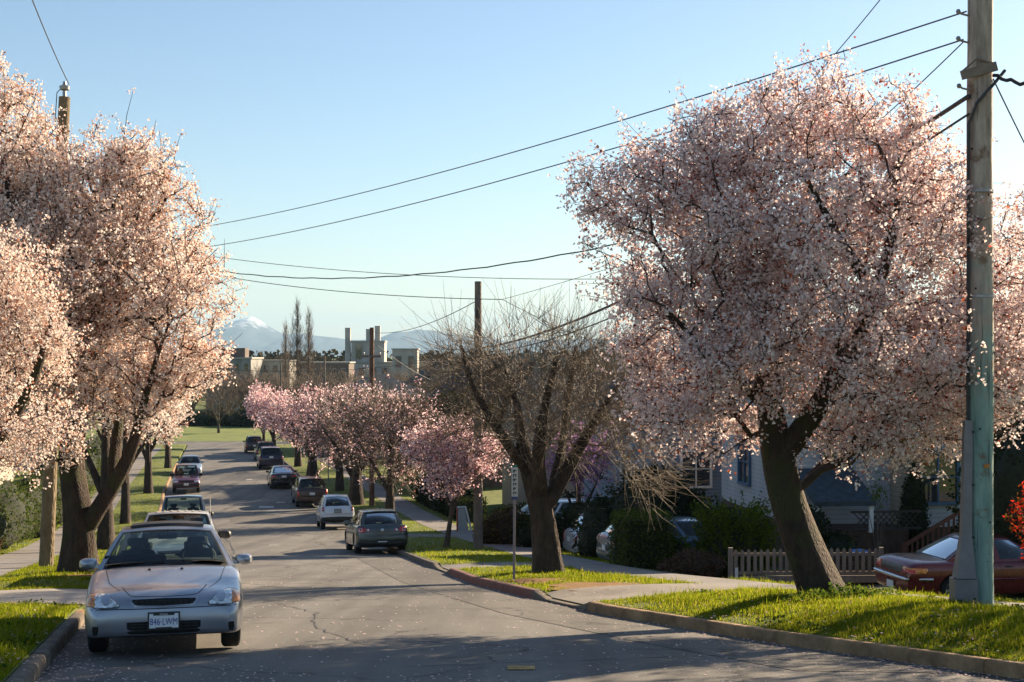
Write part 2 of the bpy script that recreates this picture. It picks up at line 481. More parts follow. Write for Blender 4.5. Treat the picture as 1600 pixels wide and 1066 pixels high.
# ---------------------------------------------------------------- grass blades
BLADE = petal_mat('grass_blade', [(0, (.11, .155, .008)), (.5, (.19, .235, .011)), (.82, (.28, .29, .018)), (.94, (.36, .31, .06)), (1, (.26, .19, .08))], .60)
def bare(x, y):
    """where no grass grows"""
    R, L, S, T = kr(y), kl(y), sw_r(y), sw_l(y)
    b = ((x > L - KERB_W - .03) & (x < R + KERB_W + .03)) | ((x > S - .02) & (x < S + SW_W + .02)) | ((x < T + .02) & (x > T - 1.77))
    t = np.clip((x - R) / np.maximum(S - R, .1), 0, 1)
    b |= (x > R) & (x < S) & (y > 22.3 + t * 2.2) & (y < 24.7 + t * 2.3)
    b |= (x > R) & (x < S) & (y > 34.3) & (y < 37.2)
    b |= (x < L) & (y > 22.0) & (y < 25.9)
    b |= (x > S + SW_W) & (y > 29.2) & (y < 37)
    for cx, cy, rx, ry in DIRTS: b |= ((x - cx) / rx) ** 2 + ((y - cy) / ry) ** 2 < .8
    return b
def build_grass():
    rg = np.random.default_rng(5)
    N = 1500000
    # dense near the eye, thinner with distance, only where the picture looks
    y = 1.0 / rg.uniform(1 / 155.0, 1 / 10.5, N)
    px = rg.uniform(-60, 1660, N)
    x = (px - 800) / F * y
    keep = ~bare(x, y)
    right = (x > kr(y)) & (x < np.where(y < 24, 60, sw_r(y) + 5.5)); left = (x < kl(y)) & (x > kl(y) - np.where(y > 60, 14, 5.5))
    keep &= right | left
    pat = .5 + .28 * np.sin(x * 2.1 + 1.7 * np.sin(y * 1.3)) + .22 * np.sin(y * 2.7 + 1.1 * np.sin(x * 3.1)) + .2 * np.sin(x * 7 + y * 5)
    keep &= rg.random(N) < np.clip(.30 + .8 * pat, .22, 1)
    x, y = x[keep], y[keep]
    clump = np.sin(x * 5.1 + 1.3 * np.sin(y * 3.7)) * np.sin(y * 4.3 + np.sin(x * 2.9))
    z = ground(x, y)
    n = len(x)
    h = rg.uniform(.020, .060, n) * (1 + .5 * clump) * np.where(rg.random(n) < .05, 1.9, 1.0)
    h *= np.clip((x - kr(y)) / .6, .75, 1.25) ** (x > 0)
    w = rg.uniform(.0035, .007, n) * (1 + y / 28.0); h *= np.where(y > 60, 1.25, 1)
    a = rg.uniform(0, 2 * PI, n); la = rg.uniform(0, 2 * PI, n); lean = rg.uniform(.1, .75, n) * h
    dx, dy = np.cos(a) * w, np.sin(a) * w
    V = np.empty((n, 3, 3))
    V[:, 0] = np.stack([x - dx, y - dy, z - .01], 1); V[:, 1] = np.stack([x + dx, y + dy, z - .01], 1)
    V[:, 2] = np.stack([x + np.cos(la) * lean, y + np.sin(la) * lean, z + h], 1)
    me = np_mesh('grass', V.reshape(-1, 3), np.arange(n * 3).reshape(-1, 3))
    tag(add('grass', me, BLADE), 'short green grass growing on the verges and lawns', 'grass', kind='stuff')
    print('grass blades', n)
build_grass()

# ---------------------------------------------------------------- fallen petals
def build_petals():
    rg = np.random.default_rng(9)
    N = 24000
    y = 1.0 / rg.uniform(1 / 60.0, 1 / 11.5, N); px = rg.uniform(-40, 1640, N); x = (px - 800) / F * y
    keep = (x > kl(y) - 2) & (x < kr(y) + 3)
    onroad = (x > kl(y)) & (x < kr(y))
    e = np.minimum(x - kl(y), kr(y) - x)
    drift = .05 + .9 * np.exp(-np.clip(e, 0, 9) / .45) + .16 * (np.sin(x * 1.7 + y * .9) * np.sin(y * 1.3 - x) > .35)
    keep &= rg.random(N) < np.where(onroad, drift, .16 * (.3 + 1.5 * (np.sin(x * 3.1 + y) * np.sin(y * 2.3 - x) > .2)))
    x, y = x[keep], y[keep]; n = len(x)
    z = np.array([crown(a, b) + .008 if kl(b) < a < kr(b) else gz(a, b) + .05 for a, b in zip(x, y)])
    a = rg.uniform(0, 2 * PI, n); s = rg.uniform(.006, .013, n) * (1 + y / 40)
    V = np.empty((n, 4, 3))
    for k, (u, v) in enumerate([(-1, -.7), (1, -.6), (.8, .7), (-.9, .8)]):
        V[:, k] = np.stack([x + s * (u * np.cos(a) - v * np.sin(a)), y + s * (u * np.sin(a) + v * np.cos(a)), z + rg.uniform(0, .008, n)], 1)
    me = np_mesh('fallen_petals', V.reshape(-1, 3), np.arange(n * 4).reshape(-1, 4))
    tag(add('fallen_petals', me, petal_mat('fallen_petal', [(0, (.75, .60, .58)), (1, (.62, .42, .42))], .2)),
        'pale pink petals scattered over the asphalt and gutters', 'petals', kind='stuff')
build_petals()

# broad-leaved weeds in the turf
def build_weeds():
    rg = np.random.default_rng(15); N = 900
    y = 1.0 / rg.uniform(1 / 45.0, 1 / 11.0, N); px = rg.uniform(-60, 1660, N); x = (px - 800) / F * y
    k = ~bare(x, y) & (((x > kr(y)) & (x < sw_r(y) + 4)) | ((x < kl(y)) & (x > kl(y) - 5)))
    k &= rg.random(N) < np.where(np.abs(np.where(x > 0, x - kr(y), kl(y) - x) - .35) < .3, .9, .22)
    C = []
    for a, b_ in zip(x[k], y[k]):
        q = rg.integers(8, 26); r = rg.uniform(.04, .16)
        u = a + rg.normal(size=q) * r; v = b_ + rg.normal(size=q) * r
        ok = ~bare(u, v); u, v = u[ok], v[ok]
        C.append(np.stack([u, v, ground(u, v) + rg.uniform(.02, .09, len(u))], 1))
    C = np.concatenate(C); V, f = quads(C, np.full(len(C), .045), rg)
    tag(add('weeds', np_mesh('weeds', V, f), petal_mat('weed_leaf', [(0, (.035, .065, .012)), (.6, (.06, .10, .015)), (1, (.12, .12, .03))], .4)), 'small dark clover and weeds scattered in the turf', 'weeds', kind='stuff')
# ================================================================ TREES
def skeleton(limbs, attr, seed, step=.22, alpha=.35, wob=.05):
    """limbs: polylines [(pts, r0, r1)]; attr: attraction points. Returns node positions, parents, limb-flags"""
    rg = np.random.default_rng(seed)
    pos = []; par = []; limb = []; plen = []
    first = 0
    for li, (pts, r0, r1) in enumerate(limbs):
        pts = np.array([tuple(p) for p in pts], float)
        d = np.linalg.norm(np.diff(pts, axis=0), axis=1); s = np.concatenate([[0], np.cumsum(d)])
        n = max(3, int(s[-1] / step))
        t = np.linspace(0, s[-1], n)
        # smooth the polyline
        q = np.stack([np.interp(t, s, pts[:, k]) for k in range(3)], 1)
        for _ in range(3): q[1:-1] = (q[:-2] + 2 * q[1:-1] + q[2:]) / 4
        if li == 0: prev = -1; base = 0.0
        else:
            A = np.array(pos); prev = int(np.argmin(np.linalg.norm(A - q[0], axis=1))); base = plen[prev]; q = q[1:]; t = t[1:]
        for k in range(len(q)):
            pos.append(q[k]); par.append(prev); limb.append(li); plen.append(base + t[k]); prev = len(pos) - 1
    nl = len(pos)
    cap = nl + len(attr) * 14
    P = np.zeros((cap, 3)); P[:nl] = pos; Ln = np.full(cap, 1e9); Ln[:nl] = plen
    A = np.array(attr)
    d0 = np.min(np.linalg.norm(A[:, None] - P[None, :nl], axis=2), axis=1)
    usable = np.zeros(cap, bool); usable[:nl] = True
    usable[:max(2, int(nl * .0))] = True
    N = nl
    lo = P[:nl][:, 2].min() + .9
    for i in np.argsort(d0):
        p = A[i]
        cost = np.linalg.norm(P[:N] - p, axis=1) + alpha * Ln[:N] + np.where(P[:N, 2] < lo, 3, 0)
        j = int(np.argmin(cost)); a = P[j]; d = p - a; D = np.linalg.norm(d)
        if D < .06: continue
        n = min(12, max(1, int(round(D / step))))
        side = rg.normal(size=3); side -= side @ d / D * d / D; side *= .10 * D / (np.linalg.norm(side) + 1e-9)
        prev = j
        for k in range(1, n + 1):
            t = k / n
            P[N] = a + d * t + side * math.sin(PI * t) + np.array([0, 0, .10 * D * math.sin(PI * t)]) + rg.normal(size=3) * wob * step * (k < n) * 2
            par.append(prev); limb.append(-1); Ln[N] = Ln[prev] + D / n; prev = N; N += 1
            if N >= cap - 14: break
        if N >= cap - 14: break
    return P[:N], np.array(par), np.array(limb), Ln[:N]

def radii(P, par, limb, limbs, tip=.006, expo=2.2):
    n = len(P); acc = np.zeros(n); ch = np.zeros(n, int)
    for i in range(n - 1, -1, -1):
        if acc[i] == 0: acc[i] = tip ** expo
        if par[i] >= 0: acc[par[i]] += acc[i]; ch[par[i]] += 1
    r = acc ** (1 / expo)
    for li, (pts, r0, r1) in enumerate(limbs):
        k = np.where(limb == li)[0]
        r[k] = np.linspace(r0, r1, len(k))
    for i in range(n):                       # never thicker than its parent
        if par[i] >= 0: r[i] = min(r[i], r[par[i]] * (.98 if limb[i] < 0 else 1.0))
    return r, ch

def frustums(P0, P1, R0, R1, n):
    d = P1 - P0; L = np.linalg.norm(d, axis=1, keepdims=True); d = d / np.maximum(L, 1e-6)
    ref = np.where(np.abs(d[:, 2:3]) < .9, np.array([[0, 0, 1.0]]), np.array([[1.0, 0, 0]]))
    u = np.cross(d, ref); u /= np.linalg.norm(u, axis=1, keepdims=True); w = np.cross(d, u)
    a = np.arange(n) * 2 * PI / n
    ring = u[:, None] * np.cos(a)[None, :, None] + w[:, None] * np.sin(a)[None, :, None]
    V = np.concatenate([P0[:, None] + ring * R0[:, None, None], (P1 + d * R1[:, None] * .3)[:, None] + ring * R1[:, None, None]], 1)
    k = np.arange(n); k2 = (k + 1) % n
    f = np.stack([k, k2, k2 + n, k + n], 1)
    Fc = (np.arange(len(P0)) * 2 * n)[:, None, None] + f[None]
    return V.reshape(-1, 3), Fc.reshape(-1, 4)

def join(parts):
    V = []; Fs = []; o = 0
    for v, f in parts:
        V.append(v); Fs.append(f + o); o += len(v)
    return np.concatenate(V), Fs

def bark(name, c1, c2, moss=None, scale=7):
    if name in MATS: return MATS[name]
    m, nt, b = nodes_of(name); L = nt.links
    tc = nt.nodes.new('ShaderNodeTexCoord'); mp = nt.nodes.new('ShaderNodeMapping'); mp.inputs['Scale'].default_value = (1, 1, .35)
    L.new(tc.outputs['Object'], mp.inputs[0])
    nz = nt.nodes.new('ShaderNodeTexNoise'); nz.inputs['Scale'].default_value = scale; nz.inputs['Detail'].default_value = 8; nz.inputs['Roughness'].default_value = .7
    L.new(mp.outputs[0], nz.inputs['Vector'])
    cr = nt.nodes.new('ShaderNodeValToRGB'); cr.color_ramp.elements[0].position = .35; cr.color_ramp.elements[1].position = .68
    cr.color_ramp.elements[0].color = (*c1, 1); cr.color_ramp.elements[1].color = (*c2, 1); L.new(nz.outputs[0], cr.inputs[0])
    src = cr.outputs[0]
    if moss:
        n2 = nt.nodes.new('ShaderNodeTexNoise'); n2.inputs['Scale'].default_value = 2.2; n2.inputs['Detail'].default_value = 6; L.new(tc.outputs['Object'], n2.inputs['Vector'])
        r2 = nt.nodes.new('ShaderNodeValToRGB'); r2.color_ramp.elements[0].position = .5; r2.color_ramp.elements[1].position = .6; L.new(n2.outputs[0], r2.inputs[0])
        mx = nt.nodes.new('ShaderNodeMix'); mx.data_type = 'RGBA'; L.new(r2.outputs[0], mx.inputs[0]); L.new(src, mx.inputs[6]); mx.inputs[7].default_value = (*moss, 1); src = mx.outputs[2]
    L.new(src, b.inputs['Base Color']); b.inputs['Roughness'].default_value = .92
    vo = nt.nodes.new('ShaderNodeTexVoronoi'); vo.inputs['Scale'].default_value = scale * 3; vo.feature = 'DISTANCE_TO_EDGE'; L.new(mp.outputs[0], vo.inputs['Vector'])
    ad = nt.nodes.new('ShaderNodeMath'); ad.operation = 'ADD'; L.new(nz.outputs[0], ad.inputs[0]); L.new(vo.outputs[0], ad.inputs[1])
    bp = nt.nodes.new('ShaderNodeBump'); bp.inputs['Strength'].default_value = 1.0; bp.inputs['Distance'].default_value = .05
    L.new(ad.outputs[0], bp.inputs['Height']); L.new(bp.outputs[0], b.inputs['Normal'])
    MATS[name] = m
    return m
BARK_PLUM = bark('bark_plum', (.020, .012, .008), (.070, .043, .029), (.040, .038, .012))
BARK_DARK = bark('bark_dark', (.022, .015, .011), (.075, .052, .038))
BARK_GREY = bark('bark_grey', (.06, .045, .032), (.16, .12, .085))
TWIG_BARE = mat('twig_bare', (.095, .072, .052), .7, scale=3, col2=(.22, .165, .115))
TWIG_DARK = mat('twig_dark', (.028, .018, .014), .85, scale=3, col2=(.07, .045, .035))
BLOSSOM = petal_mat('blossom', [(0, (.90, .82, .81)), (.50, (.86, .72, .71)), (.84, (.74, .56, .54)), (.93, (.56, .30, .25)), (.96, (.46, .12, .06)), (1, (.20, .05, .03))], .45)
BLOSSOM_WARM = petal_mat('blossom_warm', [(0, (.92, .85, .80)), (.55, (.88, .75, .68)), (.84, (.78, .57, .48)), (.93, (.54, .25, .16)), (1, (.22, .06, .03))], .42)
BLOSSOM_PINK = petal_mat('blossom_pink', [(0, (.90, .74, .75)), (.45, (.84, .62, .65)), (.75, (.68, .43, .46)), (.88, (.42, .20, .20)), (1, (.18, .06, .06))], .58)
BLOSSOM_MAUVE = petal_mat('blossom_mauve', [(0, (.62, .38, .62)), (.5, (.45, .24, .48)), (1, (.26, .13, .26))], .4)

def thick_limb(pts, rs, n, seed, flare=False):
    """a continuous trunk or limb with knots and ridges"""
    pts = np.asarray(pts, float); m = len(pts); V = []
    ph = np.random.default_rng(seed).uniform(0, 6.3, 8)
    u = np.array([1.0, 0, 0])
    for i in range(m):
        t = pts[min(i + 1, m - 1)] - pts[max(i - 1, 0)]; t = t / np.linalg.norm(t)
        u = u - t * (u @ t); u /= np.linalg.norm(u); w = np.cross(t, u)
        for k in range(n):
            a = 2 * PI * k / n; z = i * .3
            q = 1 + .07 * math.sin(3 * a + ph[0] + z * .5) + .06 * math.sin(5 * a + ph[1] - z * .9) + .05 * math.sin(2 * a + ph[2] + z * 1.7) + .035 * math.sin(9 * a + z * 2.3 + ph[4])
            if flare: q += .32 * math.exp(-i * .6) * (.6 + .4 * math.sin(4 * a + ph[3]))
            V.append(pts[i] + (u * math.cos(a) + w * math.sin(a)) * rs[i] * q)
    Fc = [(i*n+k, i*n+(k+1)%n, (i+1)*n+(k+1)%n, (i+1)*n+k) for i in range(m - 1) for k in range(n)]
    return np.array(V), np.array(Fc)

def in_blobs(blobs, count, rg, shell=.42):
    """points inside ellipsoids, more of them near the skin"""
    vol = np.array([b[1][0] * b[1][1] * b[1][2] * (b[2] if len(b) > 2 else 1) for b in blobs]); vol = vol ** .85; vol /= vol.sum()
    out = []
    for (b, v) in zip(blobs, vol):
        k = max(4, int(count * v)); d = rg.normal(size=(k, 3)); d /= np.linalg.norm(d, axis=1, keepdims=True)
        out.append(np.array(b[0]) + d * (rg.random((k, 1)) ** shell) * np.array(b[1]))
    return np.concatenate(out)

def quads(C, size, rg, flat=0.0, aspect=.8):
    """one small bent petal-like quad per centre"""
    n = len(C); a = rg.normal(size=(n, 3)); a[:, 2] *= (1 - flat); a /= np.linalg.norm(a, axis=1, keepdims=True)
    b = rg.normal(size=(n, 3)); b -= (b * a).sum(1, keepdims=True) * a; b /= np.linalg.norm(b, axis=1, keepdims=True)
    s = (size * rg.uniform(.65, 1.35, n))[:, None]
    nrm = np.cross(a, b)
    V = np.stack([C - a * s * .5, C + b * s * .5 * aspect + nrm * s * .12, C + a * s * .5, C - b * s * .5 * aspect + nrm * s * .12], 1)
    return V.reshape(-1, 3), np.arange(n * 4).reshape(-1, 4)

def stars(C, size, rg):
    """small five-petalled flowers, three quads each sharing a centre"""
    n = len(C); a = rg.normal(size=(n, 3)); a /= np.linalg.norm(a, axis=1, keepdims=True)
    b = rg.normal(size=(n, 3)); b -= (b * a).sum(1, keepdims=True) * a; b /= np.linalg.norm(b, axis=1, keepdims=True)
    c = np.cross(a, b); s = (size * rg.uniform(.7, 1.3, n))[:, None] * .5
    V = np.empty((n, 7, 3)); V[:, 0] = C - a * s * .25
    for k in range(6):
        an = k * PI / 3; r = 1.0 if k % 2 == 0 else .62
        V[:, k + 1] = C + (b * math.cos(an) + c * math.sin(an)) * s * r + a * s * .28 * (k % 2 == 0)
    f = np.array([(0, 1, 2, 3), (0, 3, 4, 5), (0, 5, 6, 1)])
    return V.reshape(-1, 3), ((np.arange(n) * 7)[:, None, None] + f[None]).reshape(-1, 4)

def make_tree(name, label, cat, base, limbs, blobs, n_attr, bloom=None, per=10, size=.05, spread=.07, seed=1, group=None,
              barkm=None, twigm=None, step=.22, tip=.006, bloom_r=.020, sides=14, shoots=None, alpha=.35, star=False, patchy=.35, wob=.05, flare=True, shell=.42, clump=5, extra_f=.12, carve=0.0):
    rg = np.random.default_rng(seed)
    base = np.array(base, float)
    root = empty(name, tuple(base), label, cat, group)
    limbs = [([np.array(p, float) - base for p in pts], a, b) for pts, a, b in limbs]
    blobs = [(np.array(b[0], float) - base,) + tuple(b[1:]) for b in blobs]
    attr = in_blobs(blobs, n_attr, rg, shell)
    if carve:      # hollows and gaps in the crown
        q = attr * 1.55 + seed
        nz = np.sin(q[:, 0] + 1.3 * np.sin(q[:, 2] * .9)) * np.sin(q[:, 1] * 1.1 + q[:, 2] * .5) + .8 * np.sin(q[:, 2] * 1.3 + 1.2 * np.sin(q[:, 0] * .8 + q[:, 1]))
        attr = attr[nz > np.quantile(nz, carve)]
    P, par, limb, Ln = skeleton(limbs, attr, seed, step, alpha, wob)
    r, ch = radii(P, par, limb, limbs, tip)
    # trunk and main limbs, one continuous skin each
    parts = []
    for li in range(len(limbs)):
        k = np.where(limb == li)[0]
        if par[k[0]] >= 0: k = np.concatenate([[par[k[0]]], k])
        rs = r[k].copy()
        if li > 0: rs[0] = rs[1]
        parts.append(thick_limb(P[k], rs, sides if li == 0 else max(7, sides - 4), seed + li, flare and li == 0))
    V, Fs = join(parts)
    tr = add('trunk', np_mesh('trunk', V, Fs, True), barkm or BARK_PLUM, root)
    # branches
    e = np.where((par >= 0) & (limb < 0))[0]
    fr = []
    for lo, hi, n in ((0, .012, 3), (.012, .035, 5), (.035, 9, 8)):
        s = e[(r[e] >= lo) & (r[e] < hi)]
        if len(s): fr.append(frustums(P[par[s]], P[s], np.minimum(r[par[s]], r[s] * 1.5), r[s], n))
    tipn = np.where((r < bloom_r) & (limb < 0))[0]
    if shoots:
        # many straight young shoots
        cnt, l0, l1, up = shoots
        src = rg.choice(tipn, cnt); d = rg.normal(size=(cnt, 3)); d /= np.linalg.norm(d, axis=1, keepdims=True)
        cen = attr.mean(0); outw = P[src] - cen; outw /= np.linalg.norm(outw, axis=1, keepdims=True) + 1e-6
        d = d * .75 + outw * .55 + np.array([0, 0, up]); d /= np.linalg.norm(d, axis=1, keepdims=True)
        ln = rg.uniform(l0, l1, cnt)[:, None]; p0 = P[src]; sag = np.array([0, 0, 1.0]) * ln * rg.uniform(-.05, .22, (cnt, 1))
        p1 = p0 + d * ln * .5 + rg.normal(size=(cnt, 3)) * .03 * ln; p2 = p0 + d * ln + sag
        t = np.full(cnt, tip)
        fr.append(frustums(p0, p1, t * 1.1, t * .85, 3)); fr.append(frustums(p1, p2, t * .85, t * .45, 3))
        extra = np.concatenate([p1, p2])
    else: extra = None
    if bloom is not None and per > 0:
        S = P[tipn]; Q = P[par[tipn]]
        w = .5 + .5 * np.sin(S[:, 0] * 2.3 + 1.7 * np.sin(S[:, 2] * 1.9 + seed)) * np.sin(S[:, 1] * 2.1 + S[:, 2] * 1.3)
        cnt = rg.poisson(per / clump * (1 - patchy + 2 * patchy * w))
        idx = np.repeat(np.arange(len(S)), cnt)
        t = rg.random((len(idx), 1)); A0 = S[idx] * t + Q[idx] * (1 - t); C0 = A0 + rg.normal(size=(len(idx), 3)) * spread
        if extra is not None: C0 = np.concatenate([C0, extra[rg.random(len(extra)) < extra_f]])
        sp_ = rg.random(len(A0)) < .7
        fr.append(frustums(A0[sp_], C0[:len(A0)][sp_], np.full(sp_.sum(), tip * .75), np.full(sp_.sum(), tip * .45), 3))
        C = np.repeat(C0, clump, axis=0); C = C + rg.normal(size=C.shape) * size * (1.0 if clump > 6 else .85)
        V, f = (stars if star else quads)(C, np.full(len(C), size), rg)
        add('blossom', np_mesh('blossom', V, f), bloom, root)
    if fr:
        V, Fs = join(fr)
        add('branches', np_mesh('branches', V, Fs, True), twigm or TWIG_DARK, root)
    return root

def pxl(y, pts): return [tuple(at(px, py, y + (d[0] if d else 0))) for px, py, *d in pts]
def pxb(y, bl):
    """ellipsoids given by their column, row, radii in photo pixels, depth offset and depth radius in metres"""
    out = []
    for px, py, rx, ry, dy, ry_m in bl:
        Y = y + dy; out.append((tuple(at(px, py, Y)), (rx / F * Y, ry_m, ry / F * Y)))
    return out

build_weeds()
# ---- the big plum tree on the right verge
Y0 = 20.3; b0 = gp(1285, Y0); b0 = (b0[0], b0[1], b0[2] - .05)
make_tree('plum_tree', 'large leaning cherry plum in full pink blossom on the right verge, beside the turquoise pole', 'tree', b0,
    [([b0] + pxl(Y0, [(1268, 890), (1245, 830), (1222, 770), (1212, 700), (1203, 640), (1196, 580), (1190, 500, .3), (1165, 400, .4), (1130, 300, .2)]), .31, .04),
     (pxl(Y0, [(1218, 722), (1245, 680, -.1), (1275, 640, -.3), (1320, 560, -.5), (1370, 460, -.7), (1400, 350, -.8), (1405, 240, -.6)]), .17, .03),
     (pxl(Y0, [(1203, 640), (1150, 590, -.6), (1090, 540, -1.1), (1040, 480, -1.2)]), .10, .02),
     (pxl(Y0, [(1190, 520, .3), (1225, 440, .9), (1255, 340, 1.2), (1270, 220, 1.2)]), .13, .03),
     (pxl(Y0, [(1320, 560, -.5), (1400, 520, .1), (1480, 480, .6), (1550, 440, 1.0)]), .11, .03),
     (pxl(Y0, [(1370, 460, -.7), (1310, 370, -1.5), (1260, 280, -1.8)]), .09, .03)],
    pxb(Y0, [(1090, 270, 150, 100, 0, 1.7), (1230, 195, 140, 85, .2, 1.7), (1345, 190, 115, 80, -.2, 1.5), (965, 305, 85, 75, -.3, 1.0), (930, 355, 45, 45, -.2, .6), (1000, 480, 70, 60, -.2, 1.0),
             (1085, 420, 150, 140, -.2, 2.0), (1240, 390, 190, 160, -.6, 2.3), (1410, 330, 130, 140, 0, 1.9), (1530, 420, 110, 130, .9, 1.6), (1468, 300, 65, 75, .3, 1.1), (1590, 400, 50, 90, 1.0, 1.0),
             (1140, 540, 160, 110, -.4, 2.0), (1330, 540, 190, 120, -.4, 2.2), (1480, 560, 140, 120, .5, 1.7), (1580, 560, 70, 120, 1.0, 1.3),
             (1060, 640, 80, 75, -.2, 1.1), (1105, 700, 40, 32, -.1, .5), (1005, 640, 40, 50, -.2, .6), (1385, 680, 80, 75, -.3, 1.1), (1440, 700, 55, 45, 0, .8), (1300, 690, 50, 45, .2, .7), (1315, 640, 75, 60, .5, 1.2), (1480, 660, 80, 50, .5, 1.0), (1570, 650, 60, 50, .6, 1.0),
             (1325, 105, 38, 40, 0, .4), (925, 300, 40, 35, 0, .5), (1160, 660, 45, 50, .8, .7), (985, 540, 45, 40, 0, .6)]),
    3200, BLOSSOM, per=44, size=.053, spread=.13, seed=11, star=True, clump=9, patchy=.55, carve=.12, tip=.006, shell=.5, shoots=(150, .3, .75, .7), extra_f=.8)

# ---- the plums on the left verge
Y1 = 31.0; b1 = gp(124, Y1); b1 = (b1[0], b1[1], b1[2] - .05)
GL = None
make_tree('plum_tree', 'forked blossoming cherry plum nearest the silver coupe, on the left verge by the wooden pole', 'tree', b1,
    [([b1] + pxl(Y1, [(126, 850), (124, 800), (112, 740), (108, 690), (122, 640), (140, 560, .3), (158, 460, .4), (160, 330, .3), (168, 240, .2)]), .36, .05),
     (pxl(Y1, [(128, 835), (160, 785, -.2), (188, 740, -.4), (208, 700, -.5), (220, 655, -.5), (235, 590, -.7), (255, 530, -.9)]), .20, .03),
     (pxl(Y1, [(178, 752, -.3), (178, 700, .3), (190, 650, .8), (180, 560, 1.2)]), .15, .05),
     (pxl(Y1, [(130, 600, .2), (80, 520, -.6), (40, 420, -1.0), (10, 300, -1)]), .13, .04),
     (pxl(Y1, [(145, 530, .3), (200, 490, -.6), (250, 500, -1.0)]), .08, .02),
     (pxl(Y1, [(158, 440, .3), (215, 380, .1), (260, 310, .1)]), .10, .03)],
    pxb(Y1, [(30, 230, 110, 110, -.3, 2.0), (130, 300, 120, 110, 0, 2.0), (235, 280, 80, 65, 0, 1.2, .6), (70, 400, 150, 130, -.4, 2.6), (190, 420, 130, 110, -.2, 2.3),
             (280, 420, 75, 100, 0, 1.6), (310, 490, 50, 80, 0, 1.3), (60, 560, 150, 110, -.6, 2.4), (180, 560, 130, 90, .2, 2.0), (290, 560, 55, 60, .3, 1.2),
             (60, 665, 95, 70, -.8, 1.6), (180, 205, 40, 30, 0, .5), (10, 140, 60, 50, 0, 1.0), (-60, 400, 100, 200, 0, 2.0)][:6] and
            [(15, 235, 85, 110, -.3, 2.0), (75, 290, 80, 90, -.2, 1.6), (45, 380, 90, 90, -.8, 1.6), (110, 470, 90, 90, -.6, 1.8), (235, 620, 60, 45, -.3, 1.0), (140, 315, 110, 100, 0, 2.0), (235, 285, 75, 55, 0, 1.2), (70, 400, 150, 130, -.4, 2.6), (190, 420, 130, 110, -.2, 2.3),
             (280, 420, 75, 100, 0, 1.6), (310, 490, 50, 80, 0, 1.3), (60, 560, 150, 110, -.6, 2.4), (180, 560, 130, 90, .2, 2.0), (290, 560, 55, 60, .3, 1.2),
             (60, 665, 95, 65, -.8, 1.6), (185, 222, 50, 45, 0, .8), (225, 255, 55, 45, 0, .8), (5, 140, 45, 45, 0, 1.0), (345, 560, 30, 40, 0, .6), (355, 450, 22, 30, 0, .5), (330, 330, 25, 30, 0, .5), (-60, 400, 100, 200, 0, 2.0)]),
    3000, BLOSSOM_WARM, per=42, size=.066, spread=.15, seed=23, star=True, clump=9, patchy=.58, carve=.08, step=.28, tip=.009, bloom_r=.026, shoots=(260, .4, 1.0, .8), extra_f=.5)
Y2 = 25.5; b2 = gp(-150, Y2); b2 = (b2[0], b2[1], b2[2] - .05)
make_tree('plum_tree', 'blossoming cherry plum cut off by the left edge, its low branches hanging before the hedge', 'tree', b2,
    [([b2] + pxl(Y2, [(-120, 860), (-90, 800), (-70, 740), (-50, 640), (-60, 500), (-70, 350)]), .34, .06),
     (pxl(Y2, [(-80, 760), (-20, 705, -.2), (25, 650, -.4), (60, 580, -.5), (80, 500, -.5)]), .16, .04)],
    pxb(Y2, [(-100, 430, 150, 150, 0, 2), (10, 560, 110, 110, -.3, 1.8), (40, 660, 90, 60, -.4, 1.2), (-60, 640, 110, 90, 0, 1.8), (20, 440, 80, 100, -.2, 1.4), (60, 540, 70, 80, -.3, 1.2), (5, 720, 50, 28, -.3, .8)]),
    1600, BLOSSOM_WARM, per=32, size=.054, spread=.14, clump=9, carve=.2, seed=31, star=True, patchy=.45, step=.26)

def row_tree(px, y, label, top, halfw, bloom, per, seed, low=None, name='plum_tree', barkm=None, cat='tree', lean=0, group=None, shoots=None, n=700, size=.10, r=.26, twigm=None, fork=None, tip=.012, spread=.14, patchy=.35, hh=None):
    """a street tree: base column px, top row, half width in photo pixels"""
    b = gp(px, y); b = (b[0], b[1], b[2] - .05)
    m = y / F; basepy = 555 + (EYE - b[2]) / m
    H = basepy - top
    low = low if low is not None else basepy - H * .36
    fk = basepy - H * (fork or .26)
    rg = random.Random(seed)
    limbs = [([b] + pxl(y, [(px + lean * .3, (basepy + fk) / 2), (px + lean * .6, fk), (px + lean, (fk + top) / 2)]), r, r * .3)]
    for k in range(4):
        a = k * PI / 2 + rg.uniform(-.5, .5)
        limbs.append((pxl(y, [(px + lean * .6, fk + H * .03 * k), (px + lean + math.cos(a) * halfw * .35, fk - H * .2, math.sin(a) * halfw * m * .35),
                              (px + lean + math.cos(a) * halfw * .65, fk - H * .38, math.sin(a) * halfw * m * .65)]), r * .5, r * .15))
    blobs = []
    cy = (low + top) / 2; hh = (low - top) / 2
    for k in range(9):
        a = k * 2.4 + rg.uniform(0, 1); q = rg.uniform(.3, .62) if k else 0
        vz = rg.uniform(-.42, .42) if k else 0
        blobs.append((px + lean + math.cos(a) * halfw * q, cy + vz * hh, halfw * .52, hh * .56, math.sin(a) * halfw * m * q, halfw * m * .52))
    return make_tree(name, label, cat, b, limbs, pxb(y, blobs), n, bloom, per, size, spread, seed, group, barkm or BARK_DARK, twigm,
                     step=.4, tip=tip, bloom_r=.05, sides=10, shoots=shoots, star=False, patchy=patchy)

